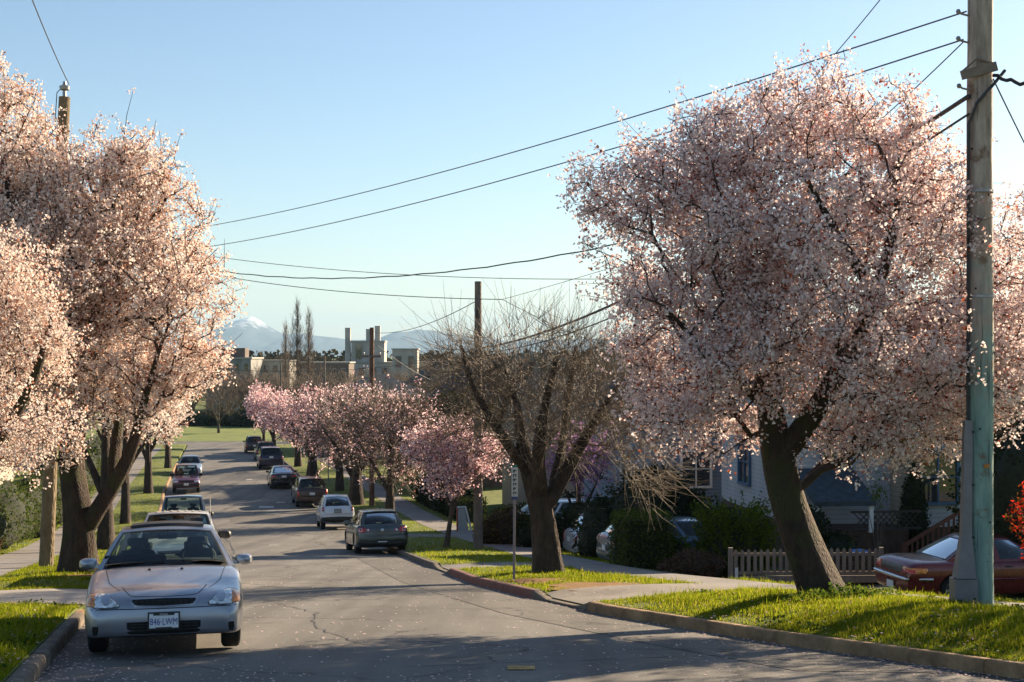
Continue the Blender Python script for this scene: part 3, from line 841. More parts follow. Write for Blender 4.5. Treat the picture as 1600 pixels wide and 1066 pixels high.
row_tree(165, 47, 'second blossoming plum tree along the left verge, stout trunk behind the forked one', 470, 130, BLOSSOM_WARM, 9, 41, low=730, r=.27, n=800)
row_tree(196, 66, 'third blossoming plum tree along the left verge, crown hanging over the parked cars', 500, 125, BLOSSOM_WARM, 10, 42, low=722, r=.23, n=800, size=.11)
row_tree(232, 88, 'fourth blossoming plum tree along the left verge, beside the maroon pickup', 530, 84, BLOSSOM_WARM, 11, 43, low=715, n=600, size=.13)
row_tree(262, 112, 'fifth and farthest blossoming plum tree along the left verge', 560, 55, BLOSSOM_WARM, 12, 44, low=700, n=450, size=.15)

# ---- the right hand row
row_tree(697, 49, 'young slender plum tree with a round bright pink crown, between grey pole and hatchback', 632, 90, BLOSSOM_PINK, 20, 51, low=786, r=.085, n=800, size=.075, fork=.30, lean=16, barkm=BARK_GREY, spread=.10, tip=.008)
row_tree(610, 68, 'nearly bare plum tree with thin twigs and few pink blossoms beside the hatchback', 606, 88, BLOSSOM_PINK, 1.6, 52, low=765, r=.26, n=900, shoots=(2600, .5, 1.3, .35), twigm=TWIG_BARE, tip=.010)
row_tree(556, 80, 'thick trunked half bare plum tree left of the brown wooden pole', 596, 82, BLOSSOM_PINK, 3.5, 53, low=748, r=.42, n=800, shoots=(1800, .5, 1.3, .3), size=.11, twigm=TWIG_BARE)
row_tree(530, 90, 'pink blossoming plum tree behind the white square sign', 592, 66, BLOSSOM_PINK, 6, 54, low=740, r=.27, shoots=(500, .5, 1.2, .3), n=600, size=.13)
row_tree(489, 100, 'tall mauve pink plum tree above the black sedan', 590, 72, BLOSSOM_PINK, 7, 55, low=728, r=.38, shoots=(500, .5, 1.2, .3), n=700, size=.13)
row_tree(466, 114, 'pale pink plum tree above the blue minivan', 588, 60, BLOSSOM_PINK, 10, 56, low=715, r=.30, n=520, size=.15)
row_tree(428, 136, 'rosy pink plum tree near the far end of the street', 588, 46, BLOSSOM_PINK, 13, 57, low=690, r=.24, n=450, size=.16)
row_tree(412, 152, 'farthest rosy pink plum tree, its thin trunk at the park corner', 596, 36, BLOSSOM_PINK, 13, 58, low=682, r=.18, n=380, size=.17)

# ---- the big leafless tree
Y3 = 31.0; b3 = gp(856, Y3); b3 = (b3[0], b3[1], b3[2] - .05)
make_tree('bare_tree', 'thick trunked leafless tree with dense pruned twigs beside the street sign', 'tree', b3,
    [([b3] + pxl(Y3, [(853, 850), (848, 800), (838, 765), (822, 730), (815, 690), (808, 620, .2), (790, 580, .3)]), .34, .035),
     (pxl(Y3, [(850, 800), (876, 755, .1), (905, 700, .3), (940, 640, .5), (975, 590, .4)]), .19, .03),
     (pxl(Y3, [(845, 780), (840, 715, -.5), (850, 640, -.9), (870, 560, -1.0)]), .17, .05),
     (pxl(Y3, [(822, 735), (775, 670, -.3), (735, 600, -.4), (720, 540, -.4)]), .12, .04),
     (pxl(Y3, [(862, 770), (880, 690, .9), (890, 600, 1.2), (900, 540, 1.2)]), .13, .04)],
    pxb(Y3, [(745, 600, 75, 70, 0, 1.4), (840, 560, 110, 70, 0, 1.9), (945, 585, 85, 70, 0, 1.6), (790, 665, 85, 60, -.2, 1.4), (900, 665, 110, 65, .2, 1.7), (712, 560, 45, 50, 0, .9), (985, 670, 50, 75, 0, 1.1), (1012, 735, 55, 50, 0, 1.0), (715, 660, 45, 50, 0, .9), (850, 640, 90, 60, -1.2, 1.0)]),
    1000, None, seed=61, barkm=BARK_DARK, twigm=TWIG_BARE, shoots=(4000, .3, 1.2, .18), tip=.0052, step=.26, bloom_r=.03)
# ================================================================ CARS
def paint(name, col, metal=0.55, rough=0.34, dirt=.12):
    if name in MATS: return MATS[name]
    m, nt, b = nodes_of(name); L = nt.links
    tc = nt.nodes.new('ShaderNodeTexCoord'); nz = nt.nodes.new('ShaderNodeTexNoise')
    nz.inputs['Scale'].default_value = 3.5; nz.inputs['Detail'].default_value = 7; L.new(tc.outputs['Object'], nz.inputs['Vector'])
    cr = nt.nodes.new('ShaderNodeValToRGB'); cr.color_ramp.elements[0].position = .3; cr.color_ramp.elements[1].position = .7
    cr.color_ramp.elements[0].color = (*[c * (1 - dirt) for c in col], 1); cr.color_ramp.elements[1].color = (*[min(1, c * (1 + dirt)) for c in col], 1)
    L.new(nz.outputs[0], cr.inputs[0]); L.new(cr.outputs[0], b.inputs['Base Color'])
    rr = nt.nodes.new('ShaderNodeMapRange'); rr.inputs[3].default_value = rough - .07; rr.inputs[4].default_value = rough + .12
    L.new(nz.outputs[0], rr.inputs[0]); L.new(rr.outputs[0], b.inputs['Roughness'])
    b.inputs['Metallic'].default_value = metal
    b.inputs['Coat Weight'].default_value = .8; b.inputs['Coat Roughness'].default_value = .07
    MATS[name] = m
    return m

def glass(name, tint, refl=1.5):
    if name in MATS: return MATS[name]
    m = bpy.data.materials.new(name); m.use_nodes = True
    nt = m.node_tree; nt.nodes.clear(); L = nt.links
    out = nt.nodes.new('ShaderNodeOutputMaterial'); t = nt.nodes.new('ShaderNodeBsdfTransparent'); g = nt.nodes.new('ShaderNodeBsdfGlossy')
    t.inputs[0].default_value = (*tint, 1); g.inputs['Roughness'].default_value = .02
    f = nt.nodes.new('ShaderNodeFresnel'); f.inputs[0].default_value = refl
    mx = nt.nodes.new('ShaderNodeMixShader'); L.new(f.outputs[0], mx.inputs[0]); L.new(t.outputs[0], mx.inputs[1]); L.new(g.outputs[0], mx.inputs[2])
    L.new(mx.outputs[0], out.inputs[0]); MATS[name] = m
    return m
GLASS = glass('car_glass', (.62, .74, .72), 1.55)
GLASS_TINT = glass('car_glass_tinted', (.22, .25, .27), 1.55)
TYRE = mat('tyre', (.012, .012, .012), .85, var=.3, scale=20, bump=.3, bscale=90)
RIM = mat('rim', (.42, .42, .43), .35, .8, var=.15, scale=8)
HUBCAP = mat('hubcap', (.30, .30, .31), .45, .6, var=.15, scale=8)
BLACK = mat('black_plastic', (.018, .018, .019), .55, var=.2, scale=12)
UNDER = mat('underbody', (.008, .008, .008), .95, var=.2, scale=6)
SEAT = mat('seat_fabric', (.028, .030, .034), .9, var=.25, scale=18, bump=.3)
SEAT_GREY = mat('seat_grey', (.11, .11, .115), .9, var=.25, scale=18, bump=.3)
CHROME = mat('chrome', (.62, .62, .63), .16, 1.0, var=.08, scale=6)
def lamp_mat(name, c1, c2, rough=.18):
    m, nt, b = nodes_of(name); L = nt.links
    tc = nt.nodes.new('ShaderNodeTexCoord'); vo = nt.nodes.new('ShaderNodeTexVoronoi'); vo.inputs['Scale'].default_value = 26
    L.new(tc.outputs['Object'], vo.inputs['Vector'])
    cr = nt.nodes.new('ShaderNodeValToRGB'); cr.color_ramp.elements[0].color = (*c1, 1); cr.color_ramp.elements[1].color = (*c2, 1)
    cr.color_ramp.elements[0].position = .15; cr.color_ramp.elements[1].position = .5
    L.new(vo.outputs['Color'], cr.inputs[0]); L.new(cr.outputs[0], b.inputs['Base Color'])
    b.inputs['Roughness'].default_value = rough; b.inputs['Metallic'].default_value = .45; b.inputs['Coat Weight'].default_value = 1.0; b.inputs['Coat Roughness'].default_value = .02
    bp = nt.nodes.new('ShaderNodeBump'); bp.inputs['Strength'].default_value = .5; bp.inputs['Distance'].default_value = .02
    L.new(vo.outputs[0], bp.inputs['Height']); L.new(bp.outputs[0], b.inputs['Normal'])
    MATS[name] = m
    return m
LAMP = lamp_mat('headlamp', (.34, .36, .38), (.82, .84, .86))
AMBER = lamp_mat('amber_lens', (.50, .14, .03), (.72, .26, .06), .25)
RED_L = lamp_mat('red_lens', (.26, .010, .012), (.50, .035, .03), .2)
WHITE_L = lamp_mat('white_lens', (.55, .50, .50), (.82, .78, .78), .2)
PLATE = mat('plate_white', (.74, .75, .76), .45, var=.06, scale=30)
PLATE_BLUE = mat('plate_blue', (.05, .06, .26), .5)

def pchip(x, xs, ys):
    xs = np.asarray(xs, float); ys = np.asarray(ys, float); h = np.diff(xs); d = np.diff(ys) / h
    m = np.zeros(len(xs)); m[0] = d[0]; m[-1] = d[-1]
    for i in range(1, len(xs) - 1):
        if d[i-1] * d[i] > 0: m[i] = 2 / (1 / d[i-1] + 1 / d[i]) if True else 0
    k = np.clip(np.searchsorted(xs, x) - 1, 0, len(h) - 1); t = (x - xs[k]) / h[k]
    return (ys[k] * (1 + 2*t) * (1-t)**2 + h[k] * m[k] * t * (1-t)**2 + ys[k+1] * t*t * (3 - 2*t) + h[k] * m[k+1] * t*t * (t-1))

def chaikin(p, n):
    for _ in range(n):
        q = [p[0]]
        for a, b in zip(p[:-1], p[1:]): q += [a * .75 + b * .25, a * .25 + b * .75]
        q.append(p[-1]); p = np.array(q)
    return p

def body_mesh(st, crown_=.085, crease=.62):
    st = np.array(st, float); ys = st[:, 0]
    L = ys[-1]
    t = np.linspace(0, 1, 64); e = .5 - .5 * np.cos(PI * t); fine = L * (e * .55 + t * .45)
    fine = np.unique(np.concatenate([fine, [.01, .03, .06, L - .01, L - .03, L - .06]]))
    w = pchip(fine, ys, st[:, 1]); zb = pchip(fine, ys, st[:, 2]); zt = pchip(fine, ys, st[:, 3])
    rows = []
    for y, a, b, c in zip(fine, w, zb, zt):
        h = c - b; cr = min(crown_, h * .3)
        half = np.array([(0, c), (.45*a, c - cr*.06), (.72*a, c - cr*.30), (.90*a, c - cr*.62), (.975*a, c - cr*1.3), (1.0*a, b + h*crease), (.998*a, b + h*.40), (.985*a, b + h*.14), (.95*a, b + h*.02), (.80*a, b), (0, b)])
        half = chaikin(half, 2)
        full = np.concatenate([half, (half * [-1, 1])[::-1][1:-1]])
        rows.append(np.stack([full[:, 0], np.full(len(full), y), full[:, 1]], 1))
    P = np.array(rows); a, n = P.shape[:2]
    f = [(i*n+j, (i+1)*n+j, (i+1)*n+(j+1)%n, i*n+(j+1)%n) for i in range(a-1) for j in range(n)]
    f += [tuple(range(n)), tuple((a-1)*n + k for k in range(n))[::-1]]
    return P.reshape(-1, 3), f

def stations(S):
    L, W, zb, hf, cowl, yc, deck, yd = (S[k] for k in ('L', 'W', 'zb', 'hood', 'cowl', 'yc', 'deck', 'yd'))
    w = W / 2; q = S.get('round', 1.0); r = S.get('rround', q)
    def W_(k): return w * (1 - (1 - k) * q)
    def V_(k): return w * (1 - (1 - k) * r)
    rows = [(0, W_(.74), zb+.07, hf-.20), (.03, W_(.83), zb+.02, hf-.135), (.10, W_(.905), zb, hf-.075), (.22, W_(.955), zb-.01, hf-.03), (.45, W_(.99), zb-.02, hf+.01),
            (max(yc*.72, .6), w, zb-.02, hf+(cowl-hf)*.62), (yc, w, zb-.02, cowl), ((yc+yd)/2, w, zb-.02, (cowl+deck)/2+.006), (yd - .02, V_(.99), zb-.02, deck)]
    rear = [(L-.42, V_(.975), zb, deck), (L-.22, V_(.95), zb+.01, deck-.012), (L-.09, V_(.91), zb+.03, deck-.05), (L-.03, V_(.86), zb+.06, deck-.11), (L, V_(.78), zb+.12, deck-.20)]
    rows += [x for x in rear if x[0] > yd + .06]
    return rows

def make_car(S, label, group, loc, rz, rx, cat='car', name='parked_car'):
    root = empty(name, loc, label, cat, group, rz, rx)
    L, W = S['L'], S['W']; OFF = np.array([0, -L / 2, 0])
    pm = S['paint']
    V, f = body_mesh(S.get('st') or stations(S), S.get('crown', .085))
    me = np_mesh('body', V + OFF, f, True)
    tmp = add('body', me, [pm, UNDER])
    # wheel arches
    wr = S['wr']; tr = W / 2 - .10
    c = MB()
    for wy in S['axles']:
        for s in (-1, 1):
            c.lathe([(wr + .055, s * (W / 2 - .30)), (wr + .055, s * (W / 2 + .3))], (0, wy - L / 2, wr), 28, 'x')
    cm = np_mesh('cut', np.concatenate(c.v), c.f)
    cm.materials.append(pm); cm.materials.append(UNDER)
    cm.polygons.foreach_set('material_index', np.ones(len(cm.polygons), dtype=np.int32))
    bmc = bmesh.new(); bmc.from_mesh(cm); bmesh.ops.recalc_face_normals(bmc, faces=bmc.faces); bmc.to_mesh(cm); bmc.free()
    bmc = bmesh.new(); bmc.from_mesh(me); bmesh.ops.recalc_face_normals(bmc, faces=bmc.faces); bmc.to_mesh(me); bmc.free()
    me.polygons.foreach_set('use_smooth', np.ones(len(me.polygons), dtype=bool))
    co = bpy.data.objects.new('cut', cm); COL.objects.link(co)
    md = tmp.modifiers.new('b', 'BOOLEAN'); md.operation = 'DIFFERENCE'; md.object = co; md.solver = 'EXACT'; md.material_mode = 'INDEX'
    dg = bpy.context.evaluated_depsgraph_get()
    bm_ = bpy.data.meshes.new_from_object(tmp.evaluated_get(dg)); bm_.name = 'body'
    bpy.data.objects.remove(tmp); bpy.data.objects.remove(co)
    bm_.set_sharp_from_angle(angle=R_(34))
    body = add('body', bm_, [pm, UNDER], root)
    bvh = BVHTree.FromPolygons([v.co[:] for v in bm_.vertices], [p.vertices[:] for p in bm_.polygons])

    def cast(p, way):
        if way in ('front', 'rear'):
            s = 1 if way == 'front' else -1; x, z = p
            for k in range(30):
                h = bvh.ray_cast(Vector((x, -6 * s, z)), Vector((0, s, 0)))
                if h[0] is not None: return h[0], h[1]
                x *= .985
        if way in ('left', 'right'):
            s = 1 if way == 'left' else -1; y, z = p
            h = bvh.ray_cast(Vector((-4 * s, y - L / 2, z)), Vector((s, 0, 0)))
            if h[0] is not None: return h[0], h[1]
        if way == 'top':
            x, y = p
            h = bvh.ray_cast(Vector((x, y - L / 2, 4)), Vector((0, 0, -1)))
            if h[0] is not None: return h[0], h[1]
        return None
    def decal(nm, outline, way, mt, off=.006, bulge=0.0, inset=-.012, parent=None, rings=4, label=None):
        """a panel cut to an outline that follows the body surface"""
        O = np.array(outline, float); n = len(O)
        O2 = []
        for i in range(n):                      # finer outline
            for t in (0, .5): O2.append(O[i] * (1 - t) + O[(i + 1) % n] * t)
        O = np.array(O2); n = len(O); cen = O.mean(0); V = []; Fc = []
        for k, (sc, of) in enumerate([(1.0, inset), (1.0, off * .6), (.93, off + bulge * .4)] + [(.93 * (1 - j / rings), off + bulge * (.4 + .6 * j / rings)) for j in range(1, rings + 1)]):
            for q in O:
                p = cen + (q - cen) * max(sc, .001)
                h = cast(p, way)
                if h is None: return None
                V.append(tuple(h[0] + h[1] * of))
        R = rings + 3
        for k in range(R - 1):
            for i in range(n): Fc.append((k*n+i, k*n+(i+1)%n, (k+1)*n+(i+1)%n, (k+1)*n+i))
        m = MB(); m.raw(V, Fc)
        o = m.build(nm, mt, parent or root, smooth=True)
        if label: o['label'] = label
        return o
    def seam(mb, pts, way, w=.007, off=.0015):
        """a thin dark joint line drawn on the surface as a raised gasket"""
        fine = []
        for a, b in zip(pts[:-1], pts[1:]):
            for t in np.linspace(0, 1, 9)[:-1]: fine.append(np.array(a) * (1 - t) + np.array(b) * t)
        fine.append(np.array(pts[-1])); H = [cast(p, way) for p in fine]
        for (a, b) in zip(H[:-1], H[1:]):
            if a is None or b is None: continue
            d = (b[0] - a[0]); s = d.cross(a[1])
            if s.length < 1e-6: continue
            s = s.normalized() * w / 2
            mb.raw([a[0] - s + a[1]*off, a[0] + s + a[1]*off, b[0] + s + b[1]*off, b[0] - s + b[1]*off], [(0, 1, 2, 3)])
    mir = lambda o: [(-x, z) for x, z in o][::-1]

    # ---- cabin
    ya, za, wa = S['yc'] - .0, S['cowl'] - .012, W / 2 * S.get('wa', .875)
    HT = S['H'] - S.get('rcrown', .045) * .8
    y1, z1, w1 = S['yr1'], HT, W / 2 * S.get('wr_', .66)
    y2, z2, w2 = S['yr2'], HT - S.get('rdrop', .02), W / 2 * S.get('wr2', S.get('wr_', .66))
    yd, zd, wd = S['yd'], S['deck'] - .012, W / 2 * S.get('wd', .84)
    bow0, bow1 = S.get('bow', .16), .07
    rb0, rb1 = S.get('rbow', .08), S.get('rbow', .08) * .6
    def edge(y, z, w, bow, drop, u):          # u -1..1
        return np.array([w * u, y + bow * u * u - L / 2, z - drop * u * u])
    ws = lambda u, v: (1 - v) * edge(ya, za, wa, bow0, .02, u) + v * edge(y1, z1, w1, bow1, .035, u) + np.array([0, -.03, .03]) * (4 * v * (1 - v)) * .6
    rg_ = lambda u, v: (1 - v) * edge(yd, zd, wd, -rb0, .02, u) + v * edge(y2, z2, w2, -rb1, .035, u) + np.array([0, .03, .02]) * (4 * v * (1 - v)) * .5
    def rf(u, v):
        a, b = edge(y1, z1, w1, bow1, .035, u), edge(y2, z2, w2, -rb1, .035, u)
        p = (1 - v) * a + v * b; p[2] += S.get('rcrown', .045) * 4 * v * (1 - v); return p
    def sd(s):
        A, B, C, D = edge(ya, za, wa, bow0, .02, s), edge(y1, z1, w1, bow1, .035, s), edge(y2, z2, w2, -rb1, .035, s), edge(yd, zd, wd, -rb0, .02, s)
        def fn(u, v):
            b = (1 - u) * A + u * D; t = (1 - u) * B + u * C; t = t + np.array([0, 0, S.get('rcrown', .045) * 4 * u * (1 - u)])
            b = b + np.array([s * .055 * 4 * u * (1 - u), 0, .0])
            p = (1 - v) * b + v * t; p[0] += s * .022 * 4 * v * (1 - v); return p
        return fn
    def patch(mb, fn, u0, u1, v0, v1, a=8, b=6, off=None):
        mb.grid(np.array([[fn(u, v) for u in np.linspace(u0, u1, a)] for v in np.linspace(v0, v1, b)]))
    rm = S.get('roof_paint', pm)
    fr = MB()
    patch(fr, rf, -1, 1, 0, 1, 14, 12)
    fw = .055 / wa
    patch(fr, ws, -1, -1 + fw, 0, 1, 3, 8); patch(fr, ws, 1 - fw, 1, 0, 1, 3, 8); patch(fr, ws, -1, 1, .93, 1, 12, 3)
    fwr = S.get('rpillar', .09) / wd
    patch(fr, rg_, -1, -1 + fwr, 0, 1, 3, 8); patch(fr, rg_, 1 - fwr, 1, 0, 1, 3, 8); patch(fr, rg_, -1, 1, .90, 1, 12, 3)
    panes = S['panes']
    for s in (-1, 1):
        fn = sd(s); patch(fr, fn, 0, 1, .92, 1, 12, 3); patch(fr, fn, 0, 1, -.06, .05, 12, 3)
        e = [0] + [q for p in panes for q in p] + [1]
        for k in range(0, len(e), 2): patch(fr, fn, e[k], e[k+1], 0, 1, 3, 8)
    roof = fr.build('roof', rm, root, smooth=True)
    gm, gt = S.get('glass', GLASS), S.get('glass_rear', GLASS)
    g = MB(); inw = lambda fn, d: (lambda u, v: fn(u, v) - np.array(d))
    patch(g, inw(ws, (0, -.004, 0)), -1 + fw, 1 - fw, .02, .93, 14, 8); wsh = g.build('windscreen', gm, root, smooth=True)
    g = MB(); patch(g, inw(rg_, (0, .004, 0)), -1 + fwr, 1 - fwr, .05, .90, 14, 8); rw = g.build('rear_window', gt, root, smooth=True)
    for s in (-1, 1):
        for (a, b) in panes:
            g = MB(); patch(g, inw(sd(s), (s * .006, 0, 0)), a, b, .05, .92, 8, 6); g.build('side_window', gt if S.get('tint_sides') else gm, root, smooth=True)
    # gaskets round the windscreen
    for fn, lim, vt in ((ws, fw, .93), (rg_, fwr, .90)):
        g = MB()
        o = np.array([0, -.006, .002]) if fn is ws else np.array([0, .006, .002])
        q = .022 / wa
        for a, b, c, d in ((-1+lim, -1+lim+q, .0, vt), (1-lim-q, 1-lim, .0, vt), (-1+lim, 1-lim, vt-.03, vt), (-1+lim, 1-lim, .0, .05)):
            patch(g, lambda u, v: fn(u, v) + o, a, b, c, d, 12 if b - a > .5 else 2, 8 if d - c > .5 else 2)
        g.build('window_seal', BLACK, root, smooth=True)
    # ---- inside
    it = MB()
    zf = max(za, zd) + .012
    P = [[(u * wq * .95, yq - L/2, zf - .03 * abs(u) ** 3) for u in np.linspace(-1, 1, 8)] for yq, wq in ((ya + .10, wa * .93), (ya + .5, wa * .97), ((ya + yd)/2, wa * .98), (yd - .12, wd * .9))]
    it.grid(np.array(P))
    it.lathe([(.0, -.36), (.05, -.34), (.06, 0), (.05, .34), (0, .36)], (-.36, ya + .40 - L/2, zf + .02), 10, 'x')
    inner = it.build('dashboard', UNDER if S.get('dark_in', True) else SEAT_GREY, root, smooth=True)
    seatm = S.get('seat', SEAT)
    def seat(x, y, wid, top, name='seat', head=True):
        m = MB(); n = 12
        prof = [(wid * .44, zf - .12), (wid * .5, zf + .02), (wid * .48, top - .20), (wid * .40, top - .15), (wid * .20, top - .135), (wid * .16, top - .10), (wid * .27, top - .085), (wid * .28, top - .02), (wid * .22, top)]
        if not head: prof = prof[:4]
        V = []; Fc = []
        for r, z in prof:
            for k in range(n):
                a = 2 * PI * k / n
                V.append((x + r * (abs(math.cos(a)) ** .6) * math.copysign(1, math.cos(a)), y - L/2 + (z - zf) * .22 + .065 * (abs(math.sin(a)) ** .8) * math.copysign(1, math.sin(a)), z))
        for i in range(len(prof) - 1):
            for k in range(n): Fc.append((i*n+k, i*n+(k+1)%n, (i+1)*n+(k+1)%n, (i+1)*n+k))
        Fc.append(tuple((len(prof)-1)*n + k for k in range(n)))
        m.raw(V, Fc); return m.build(name, seatm, root, smooth=True)
    ys_ = S.get('seat_y', y1 + .55); ht = min(z1 - .13, zf + .40)
    for s in (-1, 1): seat(s * .36, ys_, .46, ht)
    if S.get('rear_seats', True):
        for s in (-1, 1): seat(s * .33, min(ys_ + .95, yd - .25, y2 + (.0 if yd - y2 > .5 else .3)), .50, ht - .07)
    sw = MB(); ring = []
    cx = S.get('drive', 1) * .36
    for k in range(21):
        a = 2 * PI * k / 20; ring.append((cx + .18 * math.cos(a), ya + .62 - L/2 + .06 * math.sin(a), zf + .03 + .165 * math.sin(a)))
    sw.tube(ring, .014, 6, cap=False); sw.build('steering_wheel', BLACK, root, smooth=True)
    mi = MB(); mi.box((0, y1 + .06 - L/2, z1 - .115), (.22, .03, .06)); mi.bar((0, y1 + .06 - L/2, z1 - .10), (0, y1 + .04 - L/2, z1 - .03), .02); mi.build('inside_mirror', BLACK, root)

    # ---- wheels
    for wy in S['axles']:
        for s in (-1, 1):
            m = MB(); xw = s * (W / 2 - .135)
            m.lathe([(wr*.62, -.09), (wr*.86, -.105), (wr*.955, -.09), (wr, -.065), (wr, .065), (wr*.955, .09), (wr*.86, .105), (wr*.62, .09)], (0, 0, 0), 26, 'x')
            wh = m.build('wheel', TYRE, root, smooth=True, loc=(xw, wy - L/2, wr))
            m = MB(); xo = s * .085
            m.lathe([(wr*.64, -.05), (wr*.655, xo), (wr*.60, xo * 1.08), (wr*.57, xo * .55), (.01, xo * .5)] if s > 0 else [(.01, xo*.5), (wr*.57, xo*.55), (wr*.60, xo*1.08), (wr*.655, xo), (wr*.64, .05)], (0, 0, 0), 24, 'x')
            ns = S.get('spokes', 6)
            for k in range(ns):
                a = 2 * PI * k / ns
                m.bar((xo * .95, 0.02 * math.cos(a), .02 * math.sin(a)), (xo * 1.0, wr*.62*math.cos(a), wr*.62*math.sin(a)), .035, .05)
            m.lathe([(.045, xo*.5), (.05, xo), (.02, xo*1.12)], (0, 0, 0), 12, 'x')
            m.build('rim', S.get('rim', RIM), wh, smooth=True)
    # ---- mirrors
    for s in (-1, 1):
        m = MB(); a = sd(s)(.10, .02); mx, my, mz = a[0] + s * .10, a[1] + .06, a[2] + .045
        ml = S.get('mirror', 1.0)
        n = 12; V = []; Fc = []
        prof = [(.05, -.07), (.75, -.045), (1.0, 0.0), (1.0, .05), (.92, .065)]
        for q, dy in prof:
            for k in range(n):
                an = 2 * PI * k / n; cx_, sx_ = math.cos(an), math.sin(an)
                V.append((mx + s * .02 + .105 * ml * q * abs(cx_) ** .7 * math.copysign(1, cx_), my + dy, mz + .068 * ml * q * abs(sx_) ** .7 * math.copysign(1, sx_)))
        for i in range(len(prof) - 1):
            for k in range(n): Fc.append((i*n+k, i*n+(k+1)%n, (i+1)*n+(k+1)%n, (i+1)*n+k))
        Fc.append(tuple(range(n))[::-1]); m.raw(V, Fc); m.raw(V[-n:], [tuple(range(n))])
        m.bar((a[0] - s*.03, a[1] + .05, a[2] + .015), (mx - s*.03, my, mz - .03), .05, .045)
        m.build('side_mirror', S.get('mirror_paint', pm), root, smooth=True)
    # ---- seams and handles
    sm = MB()
    d0, d1 = S['doors'][0], S['doors'][-1]
    for way in ('left', 'right'):
        zt = min(za, zd) - .05; z0 = S['zb'] + .10
        for dd in S['doors']: seam(sm, [(dd, zt), (dd + .02, (zt + z0) / 2), (dd, z0)], way)
        seam(sm, [(d0, z0), (d1, z0)], way)
    hl = S.get('hood_line')
    if hl:
        for l in hl: seam(sm, l, 'top', .008)
    for way, l in S.get('seams', []): seam(sm, l, way, .008)
    if sm.n: sm.build('panel_gap', UNDER, root)
    for way, s in (('left', -1), ('right', 1)):
        for dd in S['doors'][1:]:
            h = cast((dd - .16, min(za, zd) - .14), way)
            if h is not None:
                m = MB(); m.box((h[0].x + s * .018, h[0].y, h[0].z), (.022, .16, .028)); m.build('door_handle', S.get('handle', pm), root)
    S_fn = S.get('extras')
    if S_fn: S_fn(dict(root=root, decal=decal, seam=seam, cast=cast, mir=mir, L=L, W=W, ws=ws, rg=rg_, rf=rf, sd=sd, patch=patch, za=za, S=S))
    return root

def plate(K, way, z, w=.305, h=.155, x=0, frame=True, text=None, mt=None):
    hit = K['cast']((x, z), way); s = -1 if way == 'front' else 1
    y = hit[0].y + s * .028
    m = MB()
    if frame: m.box((x, y, z), (w + .03, .018, h + .03))
    else: m.box((x, y, z), (w, .012, h))
    pf = m.build('number_plate', BLACK if frame else (mt or PLATE), K['root'])
    if frame:
        m = MB(); m.box((x, y + s * .011, z), (w - .004, .006, h - .004)); m.build('plate_face', mt or PLATE, pf)
    if text:
        cu = bpy.data.curves.new('t', 'FONT'); cu.body = text; cu.size = .088; cu.align_x = 'CENTER'; cu.align_y = 'CENTER'; cu.extrude = .002; cu.space_character = 1.04
        to = bpy.data.objects.new('t', cu); COL.objects.link(to)
        me = bpy.data.meshes.new_from_object(to.evaluated_get(bpy.context.evaluated_depsgraph_get())); bpy.data.objects.remove(to)
        o = add('registration_text', me, PLATE_BLUE, pf, (x, y + s * .016, z - .012)); o.rotation_euler = (R_(90), 0, 0 if s < 0 else PI); o.scale = (.78, 1.15, 1)
        cu = bpy.data.curves.new('t', 'FONT'); cu.body = 'Campus'; cu.size = .026; cu.align_x = 'CENTER'; cu.align_y = 'CENTER'; cu.extrude = .001
        to = bpy.data.objects.new('t', cu); COL.objects.link(to)
        me = bpy.data.meshes.new_from_object(to.evaluated_get(bpy.context.evaluated_depsgraph_get())); bpy.data.objects.remove(to)
        m = MB(); m.box((x, y + s * .013, z + h/2 - .006), (w * .72, .010, .030)); m.box((x, y + s * .013, z - h/2 + .002), (w * .55, .010, .018)); fr2 = m.build('frame_tab', BLACK, pf)
        o = add('dealer_text', me, PLATE, pf, (x, y + s * .0195, z + h/2 - .006)); o.rotation_euler = (R_(90), 0, 0)
    return pf

LEFT, RIGHT = 'cars parked along the left kerb', 'cars parked along the right kerb'
def park(S, label, px, y, away, group, dx=0.0, **k):
    """px: column of the car's middle at the end nearest the eye; y: distance of that end"""
    x = (px - 800) / F * y + dx; d = S['L'] / 2
    x -= math.sin(STREET) * d; yc = y + math.cos(STREET) * d
    z = float(G(yc)) + .012; a = math.atan(slope(yc))
    if away: return make_car(S, label, group, (x, yc, z), STREET + PI, -a, **k)
    return make_car(S, label, group, (x, yc, z), STREET, a, **k)

